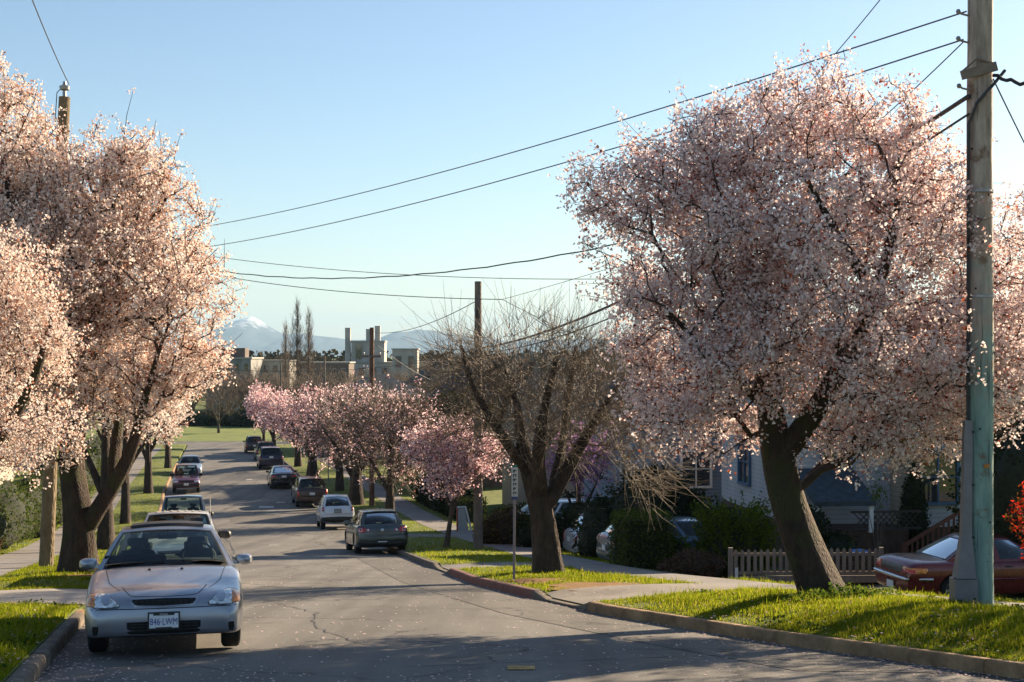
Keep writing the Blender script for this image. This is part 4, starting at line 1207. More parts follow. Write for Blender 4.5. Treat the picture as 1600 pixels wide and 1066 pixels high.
# ---- silver coupe
def ring_pts(x, z, rx, rz, n=10): return [(x + rx * math.cos(2*PI*k/n), z + rz * math.sin(2*PI*k/n)) for k in range(n)]
def coupe_extras(K):
    D, mir = K['decal'], K['mir']; root = K['root']
    hl = [(-.80, .545), (-.80, .63), (-.765, .668), (-.68, .682), (-.60, .662), (-.535, .62), (-.465, .56), (-.48, .535), (-.64, .530)]
    for o in (hl, mir(hl)):
        s = -1 if o is hl else 1
        cx_ = sum(q[0] for q in o) / len(o); cz_ = sum(q[1] for q in o) / len(o)
        D('headlight_rim', [(cx_ + (q[0] - cx_) * 1.055, cz_ + (q[1] - cz_) * 1.09) for q in o], 'front', BLACK, .004, 0)
        h = D('headlight', o, 'front', LAMP, .010, .012)
        D('reflector', ring_pts(s * .60, .605, .052, .052), 'front', CHROME, .026, -.004, parent=h)
        am = [(-.795, .55), (-.795, .63), (-.765, .66), (-.705, .672), (-.70, .56), (-.72, .54)]
        if s > 0: am = mir(am)
        D('indicator', am, 'front', AMBER, .014, .012, parent=h)
        rim = [(q[0] + s * -.0, q[1]) for q in o]
    gr = [(-.345, .605), (0, .612), (.345, .605), (.335, .575), (.29, .545), (0, .535), (-.29, .545), (-.335, .575)]
    D('grille_frame', [(x * 1.08, .574 + (z - .574) * 1.35) for x, z in gr], 'front', K['S']['paint'], .010, 0)
    g = D('grille', gr, 'front', UNDER, .0125, 0)
    m = MB()
    for z in (.56, .578, .595):
        for a, b in zip(np.linspace(-.31, .27, 11), np.linspace(-.26, .31, 11)):
            h1, h2 = K['cast']((a, z), 'front'), K['cast']((b, z), 'front')
            m.bar(h1[0] + Vector((0, -.014, 0)), h2[0] + Vector((0, -.014, 0)), .008, .006)
    m.build('grille_bar', BLACK, g)
    D('lower_intake', [(-.385, .375), (0, .38), (.385, .375), (.38, .27), (.35, .25), (0, .245), (-.35, .25), (-.38, .27)], 'front', UNDER, .004, 0)
    m = MB()
    for z in (.285, .32, .35):
        for a in np.linspace(-.35, .29, 9):
            h1, h2 = K['cast']((a, z), 'front'), K['cast']((a + .07, z), 'front'); m.bar(h1[0] + Vector((0, -.006, 0)), h2[0] + Vector((0, -.006, 0)), .008, .007)
    m.build('intake_bar', BLACK, root)
    for s in (-1, 1):
        D('bumper_recess', [(s * x, z) for x, z in [(.735, .345), (.74, .30), (.725, .25), (.685, .255), (.675, .30), (.675, .345)]], 'front', UNDER, .004, 0)
    plate(K, 'front', .385, text='846\u00b7LWM')
    sm = MB()
    for l in ([(-.80, .52), (-.4, .515), (0, .512), (.4, .515), (.80, .52)], ): K['seam'](sm, l, 'front', .010)
    for l in ([(-.45, .725), (-.36, .655), (-.3, .640), (0, .632), (.3, .640), (.36, .655), (.45, .725)],): K['seam'](sm, l, 'front', .009)
    for s in (-1, 1): K['seam'](sm, [(s * .47, .30), (s * .60, .65), (s * .665, 1.14)], 'top', .008)
    K['seam'](sm, [(-.75, .232), (0, .222), (.75, .232)], 'front', .012)
    sm.build('panel_gap', UNDER, root)
    # wipers and washer jets
    m = MB()
    for x0, x1, v in ((-.50, -.02, .055), (.02, .56, .05)):
        m.tube([tuple(K['ws'](x / .74, v + .03 * k) + np.array([0, -.02, .012])) for k, x in enumerate((x0, (x0 + x1) / 2, x1))], .008, 6)
    m.build('wiper', BLACK, root)
    for s in (-1, 1):
        h = K['cast']((s * .18, 1.02), 'top'); m = MB(); m.box(h[0] + Vector((0, 0, .006)), (.03, .03, .014)); m.build('washer_jet', BLACK, root)
    # raised sunroof glass
    m = MB(); K['patch'](m, lambda u, v: K['rf'](u, v) + np.array([0, 0, .012 + .035 * v]), -.80, .80, .08, .60, 10, 6); m.build('sunroof', BLACK, root, smooth=True)
    m = MB(); K['patch'](m, lambda u, v: K['rf'](u, .08) + np.array([0, -.03 * (1 - v), .004 + .028 * v]), -.80, .80, 0, 1, 10, 3); m.build('sunroof_deflector', BLACK, root, smooth=True)
    m = MB(); m.tube([tuple(K['sd'](1)(.9, .98)), tuple(K['sd'](1)(.9, .98) + np.array([0, .25, .38]))], .004, 5); m.build('aerial', BLACK, root)
    for s in (-1, 1):
        m = MB(); K['patch'](m, lambda u, v: K['rg'](u, .0) * 1.0 + np.array([0, .05, -.02]), -.1, .1, 0, 1, 2, 2)
COUPE = dict(L=4.40, W=1.71, H=1.385, zb=.215, hood=.725, cowl=.915, yc=1.20, deck=.965, yd=3.70, yr1=2.02, yr2=2.98, wr=.305, axles=(.84, 3.46),
             paint=paint('silver_paint', (.34, .355, .40), .68, .30, .07), wa=.90, wr_=.635, wr2=.60, wd=.80, panes=[(.07, .60), (.66, .90)], doors=(1.35, 2.55), bow=.22, extras=coupe_extras, seat_y=2.35, crown=.065,
             round=.74, glass=GLASS, spokes=7, rcrown=.05)
park(COUPE, 'silver two door coupe parked nose first at the left kerb, its sunroof tilted open', 256, 15.15, False, LEFT)

# ---- generic front and rear dressing
def front_std(K, z0, z1, lx0, lx1, grille=True, gmat=BLACK, pz=None, bump=None):
    D, mir = K['decal'], K['mir']
    o = [(-lx1, z0), (-lx1 * 1.0, z1 - .02), (-(lx0 + lx1) / 2, z1), (-lx0, z1 - .01), (-lx0, z0 + .01)]
    for q in (o, mir(o)): D('headlight', q, 'front', LAMP, .008, .008)
    if grille: D('grille', [(-lx0 + .05, z1 - .01), (0, z1), (lx0 - .05, z1 - .01), (lx0 - .07, z0), (0, z0 - .01), (-lx0 + .07, z0)], 'front', gmat, .006, 0)
    D('lower_intake', [(-.45, z0 - .15), (.45, z0 - .15), (.42, z0 - .27), (-.42, z0 - .27)], 'front', UNDER, .005, 0)
    if bump: D('bumper', bump, 'front', BLACK, .02, .01)
    plate(K, 'front', pz or z0 - .11, frame=False)
def rear_std(K, lamps, pz, pmat=None, pw=.30, bump=None, bmat=BLACK, hatch=True, wiper=True, spoiler=True, white=None):
    D, mir = K['decal'], K['mir']
    for o in lamps:
        for q in (o, mir(o)):
            l = D('tail_light', q, 'rear', RED_L, .010, .012)
            if white is not None and l is not None: D('reversing_lens', white if q is o else mir(white), 'rear', WHITE_L, .02, .01, parent=l)
    if bump: D('bumper', bump, 'rear', bmat, .018, .012)
    plate(K, 'rear', pz, pw, .15, frame=False, mt=pmat)
    if wiper:
        m = MB(); m.tube([tuple(K['rg'](u, v) + np.array([0, .02, 0])) for u, v in ((0, .06), (-.2, .14), (-.5, .2))], .009, 5); m.build('wiper', BLACK, K['root'])
    if spoiler:
        m = MB(); K['patch'](m, lambda u, v: K['rf'](u, 1.0) + np.array([0, .10 * v - .02, .014 - .012 * v]), -.94, .94, 0, 1, 10, 3)
        K['patch'](m, lambda u, v: K['rf'](u, 1.0) + np.array([0, .08, .002 - .03 * v]), -.94, .94, 0, 1, 10, 2); m.build('spoiler', K['S']['paint'], K['root'], smooth=True)

# ---- white SUV with ribbed roof
def suv_white_x(K):
    front_std(K, .62, .76, .42, .78, bump=[(-.82, .52), (0, .54), (.82, .52), (.80, .36), (0, .34), (-.80, .36)])
    m = MB()
    for u in np.linspace(-.72, .72, 7):
        K['patch'](m, lambda a, v: K['rf'](u + a, .05 + v * .9) + np.array([0, 0, .012 * (1 - abs(a) / .055)]), -.055, .055, 0, 1, 3, 8)
    m.build('roof_rib', K['S']['paint'], K['root'], smooth=True)
SUVW = dict(L=4.6, W=1.70, H=1.50, zb=.26, hood=.86, cowl=.98, yc=1.35, deck=.99, yd=4.45, yr1=2.0, yr2=4.15, wr=.32, axles=(.85, 3.5), paint=paint('white_paint', (.70, .71, .73), .05, .3, .05),
            wa=.90, wr_=.70, wr2=.70, wd=.88, panes=[(.06, .36), (.39, .66), (.70, .95)], doors=(1.5, 2.5, 3.4), round=.6, glass=GLASS_TINT, glass_rear=GLASS, mirror_paint=BLACK, mirror=1.25, seat_y=2.4, extras=suv_white_x, rdrop=.0, rcrown=.03)
park(SUVW, 'white estate car with ribbed roof, half hidden behind the silver coupe', 277, 26.3, False, LEFT)

# ---- blue pickup
def pickup_x(K):
    front_std(K, .68, .84, .45, .82, bump=[(-.88, .58), (0, .60), (.88, .58), (.86, .42), (0, .40), (-.86, .42)])
PICK = dict(L=5.0, W=1.86, H=1.86, zb=.36, hood=.98, cowl=1.13, yc=1.55, deck=1.10, yd=3.35, yr1=2.1, yr2=3.2, wr=.36, axles=(.95, 4.0), paint=paint('steel_blue_paint', (.16, .24, .34), .5, .32),
            wa=.90, wr_=.72, wr2=.72, wd=.80, panes=[(.08, .50), (.56, .93)], doors=(1.7, 2.5, 3.3), round=.6, mirror_paint=BLACK, mirror=1.3, seat_y=2.5, rear_seats=False, extras=pickup_x, rdrop=0, rbow=.02, glass=GLASS, rcrown=.03)
park(PICK, 'steel blue pickup truck with black mirrors parked behind the white ribbed roof', 286, 51, False, LEFT, cat='pickup')
# ---- maroon pickup
def maroon_x(K):
    front_std(K, .70, .82, .50, .80, bump=[(-.84, .60), (0, .62), (.84, .60), (.82, .44), (0, .42), (-.82, .44)], gmat=BLACK)
MAR = dict(PICK, L=4.7, W=1.74, H=1.72, hood=.93, cowl=1.05, paint=paint('maroon_paint', (.13, .028, .055), .3, .34), extras=maroon_x, yr1=2.0, yr2=2.95, yd=3.1, round=.45, deck=1.02, panes=[(.08, .55), (.60, .93)], doors=(1.7, 2.9))
park(MAR, 'maroon pickup truck facing uphill at the left kerb below the blossoms', 291, 89.5, False, LEFT, cat='pickup')
def sedan_front_x(K): front_std(K, .58, .70, .45, .78)
SEDF = dict(L=4.6, W=1.76, H=1.46, zb=.22, hood=.78, cowl=.96, yc=1.3, deck=1.0, yd=3.75, yr1=2.05, yr2=3.15, wr=.31, axles=(.9, 3.6), paint=paint('pale_blue_paint', (.36, .42, .48), .5, .3), wa=.88, wr_=.66, wd=.82,
            panes=[(.06, .45), (.50, .86)], doors=(1.4, 2.35, 3.2), round=.9, extras=sedan_front_x, glass=GLASS_TINT)
park(SEDF, 'pale blue car almost hidden behind the maroon pickup', 297, 104, False, LEFT)

# ---- right kerb
def hatch_x(K):
    D = K['decal']
    lamps = [[(-.80, .73), (-.80, .86), (-.74, .90), (-.62, .895), (-.56, .86), (-.55, .78), (-.60, .73), (-.70, .715)]]
    for q in (lamps[0], K['mir'](lamps[0])):
        s = -1 if q is lamps[0] else 1
        l = D('tail_light', q, 'rear', RED_L, .008, .008)
        D('lamp_ring', ring_pts(s * .715, .805, .062, .062), 'rear', WHITE_L, .022, .004, parent=l)
        D('lamp_centre', ring_pts(s * .715, .805, .042, .042), 'rear', RED_L, .030, .008, parent=l)
        r = D('reversing_light', ring_pts(s * .475, .80, .058, .062), 'rear', RED_L, .012, .006)
        D('reversing_lens', ring_pts(s * .475, .80, .04, .042), 'rear', WHITE_L, .024, .008, parent=r)
    rear_std(K, [], .47, hatch=True)
    D('bumper', [(-.84, .60), (0, .62), (.84, .60), (.84, .44), (0, .42), (-.84, .44)], 'rear', K['S']['paint'], .030, .02)
    D('bumper_lip', [(-.80, .40), (0, .41), (.80, .40), (.78, .30), (0, .28), (-.78, .30)], 'rear', BLACK, .022, .01)
    D('emblem', ring_pts(0, .80, .055, .055), 'rear', CHROME, .012, .006)
    sm = MB(); K['seam'](sm, [(-.60, .95), (-.62, .78), (-.60, .645), (0, .635), (.60, .645), (.62, .78), (.60, .95)], 'rear', .012); sm.build('panel_gap', UNDER, K['root'])
    m = MB(); h = K['rf'](0, .97); m.tube([tuple(h), tuple(h + np.array([0, .10, .16]))], .006, 5); m.build('aerial', BLACK, K['root'])
HATCH = dict(L=4.2, W=1.76, H=1.48, zb=.24, hood=.80, cowl=.97, yc=1.2, deck=1.0, yd=4.06, yr1=1.95, yr2=3.70, wr=.325, axles=(.86, 3.45), paint=paint('grey_green_paint', (.085, .105, .105), .6, .3), wa=.90, wr_=.66, wr2=.64, wd=.80,
             panes=[(.06, .40), (.44, .70), (.74, .88)], doors=(1.35, 2.35, 3.15), round=.8, rround=.75, extras=hatch_x, glass=GLASS, rpillar=.13, seat=SEAT, drive=-1, rim=RIM)
park(HATCH, 'grey green hatchback with round double tail lights, nearest car on the right kerb', 598, 47.3, True, RIGHT)
def micro_x(K):
    D = K['decal']
    for s in (-1, 1):
        for z in (.96, .86):
            l = D('tail_light', ring_pts(s * .66, z, .055, .045), 'rear', RED_L, .014, .012)
    D('bumper', [(-.72, .56), (0, .58), (.72, .56), (.74, .36), (0, .30), (-.74, .36)], 'rear', BLACK, .016, .01)
    plate(K, 'rear', .83, .30, .16, frame=True, mt=mat('plate_dim', (.30, .31, .30), .6, var=.2, scale=60))
    sm = MB(); K['seam'](sm, [(-.58, 1.02), (-.60, .80), (-.56, .70), (0, .69), (.56, .70), (.60, .80), (.58, 1.02)], 'rear', .012); sm.build('panel_gap', UNDER, K['root'])
    m = MB(); m.tube([tuple(K['rg'](u, v) + np.array([0, .02, 0])) for u, v in ((0, .06), (.3, .14), (.55, .16))], .009, 5); m.build('wiper', BLACK, K['root'])
MICRO = dict(L=2.7, W=1.56, H=1.55, zb=.30, hood=.92, cowl=1.05, yc=.72, deck=1.06, yd=2.56, yr1=1.15, yr2=2.20, wr=.285, axles=(.45, 2.30), paint=paint('micro_white_paint', (.66, .68, .72), .05, .28, .04), wa=.90, wr_=.70, wr2=.66, wd=.84,
             panes=[(.08, .58), (.66, .86)], doors=(.85, 1.85), round=.9, rround=.8, extras=micro_x, seat_y=1.5, rear_seats=False, glass_rear=GLASS_TINT, rpillar=.10, drive=-1, mirror_paint=BLACK)
park(MICRO, 'tiny white two seat car with stacked round tail lights on the right kerb', 528, 64.3, True, RIGHT)
def wag_x(K): rear_std(K, [[(-.82, .62), (-.82, .98), (-.74, 1.0), (-.70, .80), (-.72, .62)]], .78, bump=[(-.84, .58), (0, .60), (.84, .58), (.84, .38), (0, .36), (-.84, .38)], bmat=K['S']['paint'])
WAG = dict(L=4.6, W=1.80, H=1.66, zb=.28, hood=.90, cowl=1.08, yc=1.2, deck=1.10, yd=4.46, yr1=1.95, yr2=4.10, wr=.33, axles=(.9, 3.7), paint=paint('brown_paint', (.075, .050, .042), .5, .3), wa=.90, wr_=.70, wr2=.68, wd=.86,
           panes=[(.06, .36), (.40, .66), (.70, .92)], doors=(1.4, 2.4, 3.3), round=.8, rround=.6, extras=wag_x, rpillar=.10, drive=-1)
park(WAG, 'brown estate car between the tiny white car and the black sedan', 488, 79.5, True, RIGHT)
def blk_x(K): rear_std(K, [[(-.82, .80), (-.80, .92), (-.60, .93), (-.46, .88), (-.50, .82), (-.66, .79)]], .84, bump=[(-.84, .56), (0, .58), (.84, .56), (.82, .34), (0, .32), (-.82, .34)], bmat=K['S']['paint'], wiper=False, spoiler=False)
BLK = dict(L=4.55, W=1.80, H=1.45, zb=.22, hood=.76, cowl=.96, yc=1.15, deck=1.06, yd=3.95, yr1=1.95, yr2=3.05, wr=.33, axles=(.9, 3.6), paint=paint('black_paint', (.018, .019, .024), .4, .25), wa=.90, wr_=.64, wr2=.62, wd=.80,
           panes=[(.06, .42), (.46, .80)], doors=(1.3, 2.3, 3.2), round=.8, rround=.8, extras=blk_x, drive=-1, glass=GLASS_TINT, glass_rear=GLASS_TINT)
park(BLK, 'glossy black sedan parked on the right kerb in front of the brown estate car', 444, 93, True, RIGHT)
def van_x(K): rear_std(K, [[(-.90, .80), (-.88, 1.03), (-.80, 1.05), (-.78, .90), (-.80, .80)]], .98, bump=[(-.90, .60), (0, .62), (.90, .60), (.90, .40), (0, .38), (-.90, .40)], bmat=K['S']['paint'])
VAN = dict(L=5.0, W=1.96, H=1.76, zb=.28, hood=.96, cowl=1.10, yc=1.1, deck=1.13, yd=4.88, yr1=2.0, yr2=4.62, wr=.34, axles=(.95, 4.0), paint=paint('navy_paint', (.022, .028, .06), .5, .28), wa=.90, wr_=.72, wr2=.70, wd=.86,
           panes=[(.06, .34), (.38, .64), (.68, .93)], doors=(1.4, 2.4, 3.6), round=.8, rround=.55, extras=van_x, drive=-1, glass=GLASS_TINT, glass_rear=GLASS_TINT)
park(VAN, 'dark blue minivan with tall red tail lights on the right kerb', 424, 112, True, RIGHT, cat='van')
FSUV = dict(WAG, H=1.70, paint=paint('dark_grey_paint', (.04, .04, .045), .5, .3), glass=GLASS_TINT, glass_rear=GLASS_TINT, W=1.82)
park(FSUV, 'dark grey sport utility vehicle beyond the blue minivan', 416, 124, True, RIGHT, cat='SUV')
park(dict(FSUV, paint=paint('far_dark_paint', (.03, .03, .036), .5, .3)), 'farthest dark car on the right kerb near the park', 398, 139, True, RIGHT, cat='SUV')

# ---- the red saloon in the drive on the right
def red_x(K):
    D = K['decal']
    l = [[(-.82, .66), (-.81, .79), (-.50, .80), (-.49, .655)]]
    for q in (l[0], K['mir'](l[0])):
        t = D('tail_light', q, 'rear', RED_L, .010, .008)
        s = -1 if q is l[0] else 1
        D('amber_lens', [(s * .80, .74), (s * .80, .78), (s * .52, .785), (s * .51, .745)], 'rear', AMBER, .020, .006, parent=t)
    D('rear_panel', [(-.48, .66), (-.48, .80), (0, .81), (.48, .80), (.48, .66), (0, .65)], 'rear', mat('rear_panel_grey', (.07, .065, .065), .4, var=.2, scale=8), .008, 0)
    for way, s in (('left', -1), ('right', 1)):
        D('side_marker', [(4.42, .67), (4.42, .78), (4.16, .775), (4.14, .735), (4.20, .67)], way, AMBER, .010, .006)
    m = MB(); pts = []
    for x in np.linspace(-.84, .84, 15):
        h = K['cast']((x, .55), 'rear'); pts.append(h[0] + h[1] * .035)
    m.tube(pts, .038, 10); m.build('bumper_strip', CHROME, K['root'], smooth=True)
    plate(K, 'rear', .36, .30, .15, frame=False)
    m = MB()
    for s in (-1, 1):
        pts = [K['cast']((y, .52), 'right' if s > 0 else 'left') for y in np.linspace(1.5, 3.3, 9)]
        m.tube([p[0] + p[1] * .012 for p in pts if p], .018, 8)
    m.build('side_moulding', K['S']['paint'], K['root'], smooth=True)
RED = dict(L=4.55, W=1.70, H=1.37, zb=.20, hood=.76, cowl=.92, yc=1.35, deck=.93, yd=3.72, yr1=2.12, yr2=3.00, wr=.30, axles=(.9, 3.55), paint=paint('dark_red_paint', (.13, .010, .014), .25, .26, .08), wa=.90, wr_=.66, wr2=.62, wd=.82,
           panes=[(.07, .47), (.52, .84)], doors=(1.5, 2.5, 3.2), round=.7, rround=.5, extras=red_x, spokes=5, rim=HUBCAP, drive=-1, handle=BLACK)
_c = make_car(RED, 'dark red sedan with amber and red tail lights in the driveway by the picket fence', None, (10.2, 30.3, gz(10.2, 30.3) - .02), R_(101), R_(0))
# ================================================================ POLES, WIRES, SIGNS
POLE_WOOD = bark('pole_wood', (.10, .075, .055), (.24, .18, .135), None, 5)
POLE_TAN = bark('pole_tan', (.13, .095, .052), (.24, .185, .115), None, 4)
POLE_GREY = bark('pole_grey', (.12, .09, .075), (.26, .205, .17), None, 5)
POLE_BROWN = bark('pole_brown', (.10, .045, .025), (.20, .10, .06), None, 5)
def painted_pole():
    """bare weathered wood above, flaking turquoise paint on the lower part"""
    m, nt, b = nodes_of('pole_turquoise'); L = nt.links
    tc = nt.nodes.new('ShaderNodeTexCoord'); sp = nt.nodes.new('ShaderNodeSeparateXYZ'); L.new(tc.outputs['Object'], sp.inputs[0])
    mp = nt.nodes.new('ShaderNodeMapping'); mp.inputs['Scale'].default_value = (1, 1, .18); L.new(tc.outputs['Object'], mp.inputs[0])
    def noise(s, d=8, v=None):
        n = nt.nodes.new('ShaderNodeTexNoise'); n.inputs['Scale'].default_value = s; n.inputs['Detail'].default_value = d; n.inputs['Roughness'].default_value = .68
        L.new(v or mp.outputs[0], n.inputs['Vector']); return n.outputs[0]
    def ramp(s, a, ca, c, cc):
        r = nt.nodes.new('ShaderNodeValToRGB'); r.color_ramp.elements[0].position = a; r.color_ramp.elements[1].position = c
        r.color_ramp.elements[0].color = (*ca, 1); r.color_ramp.elements[1].color = (*cc, 1); L.new(s, r.inputs[0]); return r.outputs[0]
    wood = ramp(noise(9), .35, (.26, .195, .16), .66, (.50, .40, .33))
    teal = ramp(noise(7), .35, (.13, .225, .205), .68, (.29, .40, .35))
    # paint thins out upwards and flakes
    hz = nt.nodes.new('ShaderNodeMapRange'); hz.inputs[1].default_value = 5.1; hz.inputs[2].default_value = 2.0; hz.inputs[3].default_value = 0; hz.inputs[4].default_value = .72; L.new(sp.outputs[2], hz.inputs[0])
    ad = nt.nodes.new('ShaderNodeMath'); ad.operation = 'ADD'; L.new(hz.outputs[0], ad.inputs[0]); L.new(noise(3.4, 7, tc.outputs['Object']), ad.inputs[1])
    mk = ramp(ad.outputs[0], .66, (0, 0, 0), 1.0, (1, 1, 1))
    mx = nt.nodes.new('ShaderNodeMix'); mx.data_type = 'RGBA'; L.new(mk, mx.inputs[0]); L.new(wood, mx.inputs[6]); L.new(teal, mx.inputs[7])
    # rust stains and knots
    rs = ramp(noise(2.6, 5, tc.outputs['Object']), .57, (0, 0, 0), .66, (.8,) * 3)
    m2 = nt.nodes.new('ShaderNodeMix'); m2.data_type = 'RGBA'; L.new(rs, m2.inputs[0]); L.new(mx.outputs[2], m2.inputs[6]); m2.inputs[7].default_value = (.16, .085, .045, 1)
    m3p = nt.nodes.new('ShaderNodeMapping'); m3p.inputs['Scale'].default_value = (9, 9, .32); L.new(tc.outputs['Object'], m3p.inputs[0])
    crk = nt.nodes.new('ShaderNodeTexNoise'); crk.inputs['Scale'].default_value = 2.2; crk.inputs['Detail'].default_value = 4; L.new(m3p.outputs[0], crk.inputs['Vector'])
    ck = ramp(crk.outputs[0], .30, (.30,) * 3, .40, (1,) * 3)
    m3 = nt.nodes.new('ShaderNodeMix'); m3.data_type = 'RGBA'; m3.blend_type = 'MULTIPLY'; m3.inputs[0].default_value = 1; L.new(m2.outputs[2], m3.inputs[6]); L.new(ck, m3.inputs[7])
    L.new(m3.outputs[2], b.inputs['Base Color']); b.inputs['Roughness'].default_value = .85
    wv = nt.nodes.new('ShaderNodeTexNoise'); wv.inputs['Scale'].default_value = 22; wv.inputs['Detail'].default_value = 5; L.new(mp.outputs[0], wv.inputs['Vector'])
    bp = nt.nodes.new('ShaderNodeBump'); bp.inputs['Strength'].default_value = .8; bp.inputs['Distance'].default_value = .02; L.new(wv.outputs[0], bp.inputs['Height']); L.new(bp.outputs[0], b.inputs['Normal'])
    return m
POLE_TEAL = painted_pole()
GALV = mat('galvanised', (.20, .19, .21), .55, .35, var=.12, scale=5, bump=.1)
STEEL = mat('steel', (.30, .30, .31), .45, .7, var=.15, scale=10)
RUBBER = mat('cable_black', (.030, .030, .034), .6, var=.2, scale=10)
WIRE_M = mat('wire', (.055, .06, .068), .6, var=.2, scale=10)

def pole(px, y, top_py, r0, r1, mt, label, lean=0.0, group=None):
    b = gp(px, y); topz = EYE - (top_py - 555) / F * y
    root = empty('utility_pole', (b[0], b[1], b[2] - .05), label, 'utility pole', group)
    H = topz - b[2] + .05; n = 14
    m = MB(); rg = np.random.default_rng(int(px))
    m.tube([(lean * k / n, .02 * math.sin(k * .9), H * k / n) for k in range(n + 1)], [r0 + (r1 - r0) * k / n + rg.uniform(-.002, .002) for k in range(n + 1)], 18)
    m.build('shaft', mt, root, smooth=True)
    return root, H
pr, HR = pole(1531, 19.0, -160, .180, .160, POLE_TEAL, 'tall weathered pole with flaking turquoise paint, standing by the leaning plum tree')
# riser guard
m = MB(); gx = -.24
m.box((gx - .01, -.10, .22), (.30, .26, .46))
def taper(m, x0, x1, w0, w1, d0, d1, z0, z1):
    v = [(x0-w0/2,-.10-d0/2,z0),(x0+w0/2,-.10-d0/2,z0),(x0+w0/2,-.10+d0/2,z0),(x0-w0/2,-.10+d0/2,z0),(x1-w1/2,-.10-d1/2,z1),(x1+w1/2,-.10-d1/2,z1),(x1+w1/2,-.10+d1/2,z1),(x1-w1/2,-.10+d1/2,z1)]
    m.raw(v, [(0,3,2,1),(4,5,6,7),(0,1,5,4),(1,2,6,5),(2,3,7,6),(3,0,4,7)])
taper(m, gx - .0, gx + .02, .26, .13, .22, .12, .46, 1.05); taper(m, gx + .02, gx + .045, .13, .105, .12, .10, 1.05, 2.55)
m.build('riser_guard', GALV, pr)
for z in (.2, 1.0, 1.7, 2.4):
    mm = MB(); mm.box((gx + .10, -.165 if z > .5 else -.235, z), (.03, .012, .03)); mm.build('bolt', BLACK, pr)
m = MB(); m.tube([(-.19, -.09, 2.5), (-.19, -.10, 4.5), (-.18, -.10, 6.5), (-.10, -.19, 6.75), (.12, -.19, 7.0), (.30, -.10, 7.2)], .022, 8); m.build('riser_cable', RUBBER, pr, smooth=True)
m = MB(); m.bar((-.30, -.17, 7.12), (.16, -.19, 7.24), .05, .12); m.tube([(-.28, -.17, 7.18), (-.1, -.2, 7.34), (.15, -.2, 7.26)], .016, 6); m.build('bracket', mat('bracket_wood', (.20, .15, .125), .8, var=.2, scale=6), pr)
for x, z in ((-.17, 7.58), (-.17, 7.94), (-.16, 6.95)):
    m = MB(); m.tube([(x, -.05, z), (x - .10, -.07, z + .02), (x - .14, -.07, z + .05)], .014, 6); m.lathe([(.02, -.03), (.035, 0), (.02, .03)], (x - .14, -.07, z + .05), 8); m.build('insulator', STEEL, pr)
for k in range(10):
    a = R_(-60 - 6 * k + 40 * math.sin(k * 2.1)); z = 1.2 + k * .62
    m = MB(); m.lathe([(.016, 0), (.012, .01), (0, .012)], (0, 0, 0), 8, 'y'); o = m.build('knot', BLACK, pr, smooth=True)
    o.location = (.176 * math.cos(a), .176 * math.sin(a) - .0, z); o.rotation_euler = (0, 0, a + PI / 2 + PI)
rnd = random.Random(8)
for k in range(26):
    z = rnd.uniform(.5, 3.4); a = rnd.uniform(-2.9, -.3); o = MB(); o.box((0, 0, 0), (.022, .010, .006)); q = o.build('staple', BLACK, pr); q.location = (.176 * math.cos(a), .176 * math.sin(a), z); q.rotation_euler = (0, rnd.uniform(-.6, .6), a + PI / 2)
for z in (4.2, 5.6):
    m = MB(); m.lathe([(.172, -.02), (.178, -.018), (.178, .018), (.172, .02)], (0, .02 * math.sin(z), z), 20); m.build('strap', STEEL, pr)
m = MB(); m.box((.03, -.185, 1.95), (.075, .012, .05)); m.build('tag_plate', mat('tag_orange', (.45, .17, .03), .6, var=.2, scale=20), pr)

pl_, HL = pole(72, 34.5, 152, .175, .135, POLE_TAN, 'tan wooden pole rising through the blossoms on the left verge', lean=.45)
m = MB(); m.tube([(.45, 0, HL - .05), (.45, 0, HL + .18)], .05, 8); m.lathe([(.03, .15), (.12, .18), (.13, .26), (.05, .30), (.04, .38)], (.45, 0, HL), 10); m.build('insulator', STEEL, pl_, smooth=True)
m = MB(); m.tube([(.45, 0, HL + .3), (.28, -.05, HL + .1), (.24, -.05, HL - .5), (.3, -.1, HL - 1.4)], .012, 6); m.build('jumper_wire', RUBBER, pl_)
pm_, HM = pole(747, 48.5, 440, .165, .115, POLE_GREY, 'grey wooden pole between the young pink tree and the bare tree')
m = MB(); m.box((0, -.16, HM - 1.1), (.12, .1, .3)); m.build('cable_box', BLACK, pm_)
pf_, HF = pole(581, 79, 512, .15, .12, POLE_BROWN, 'brown wooden pole behind the half bare plum trees')
m = MB(); m.box((0, -.1, HF - 1.6), (1.1, .1, .12)); m.build('crossarm', POLE_GREY, pf_)
for x in (-.45, .45):
    m = MB(); m.lathe([(.05, 0), (.06, .12), (.03, .16)], (x, -.1, HF - 1.54), 8); m.build('insulator', STEEL, pf_)
for px, y, tp, lb in ((507, 165, 556, 'thin pale pole among the far trees by the park'), (439, 175, 570, 'short thin pole rising over the farthest pink trees')):
    pole(px, y, tp, .14, .11, POLE_GREY, lb)
hid, HH = pole(170, 60, 372, .16, .13, POLE_TAN, 'wooden pole hidden among the left blossoms where the street wires end')

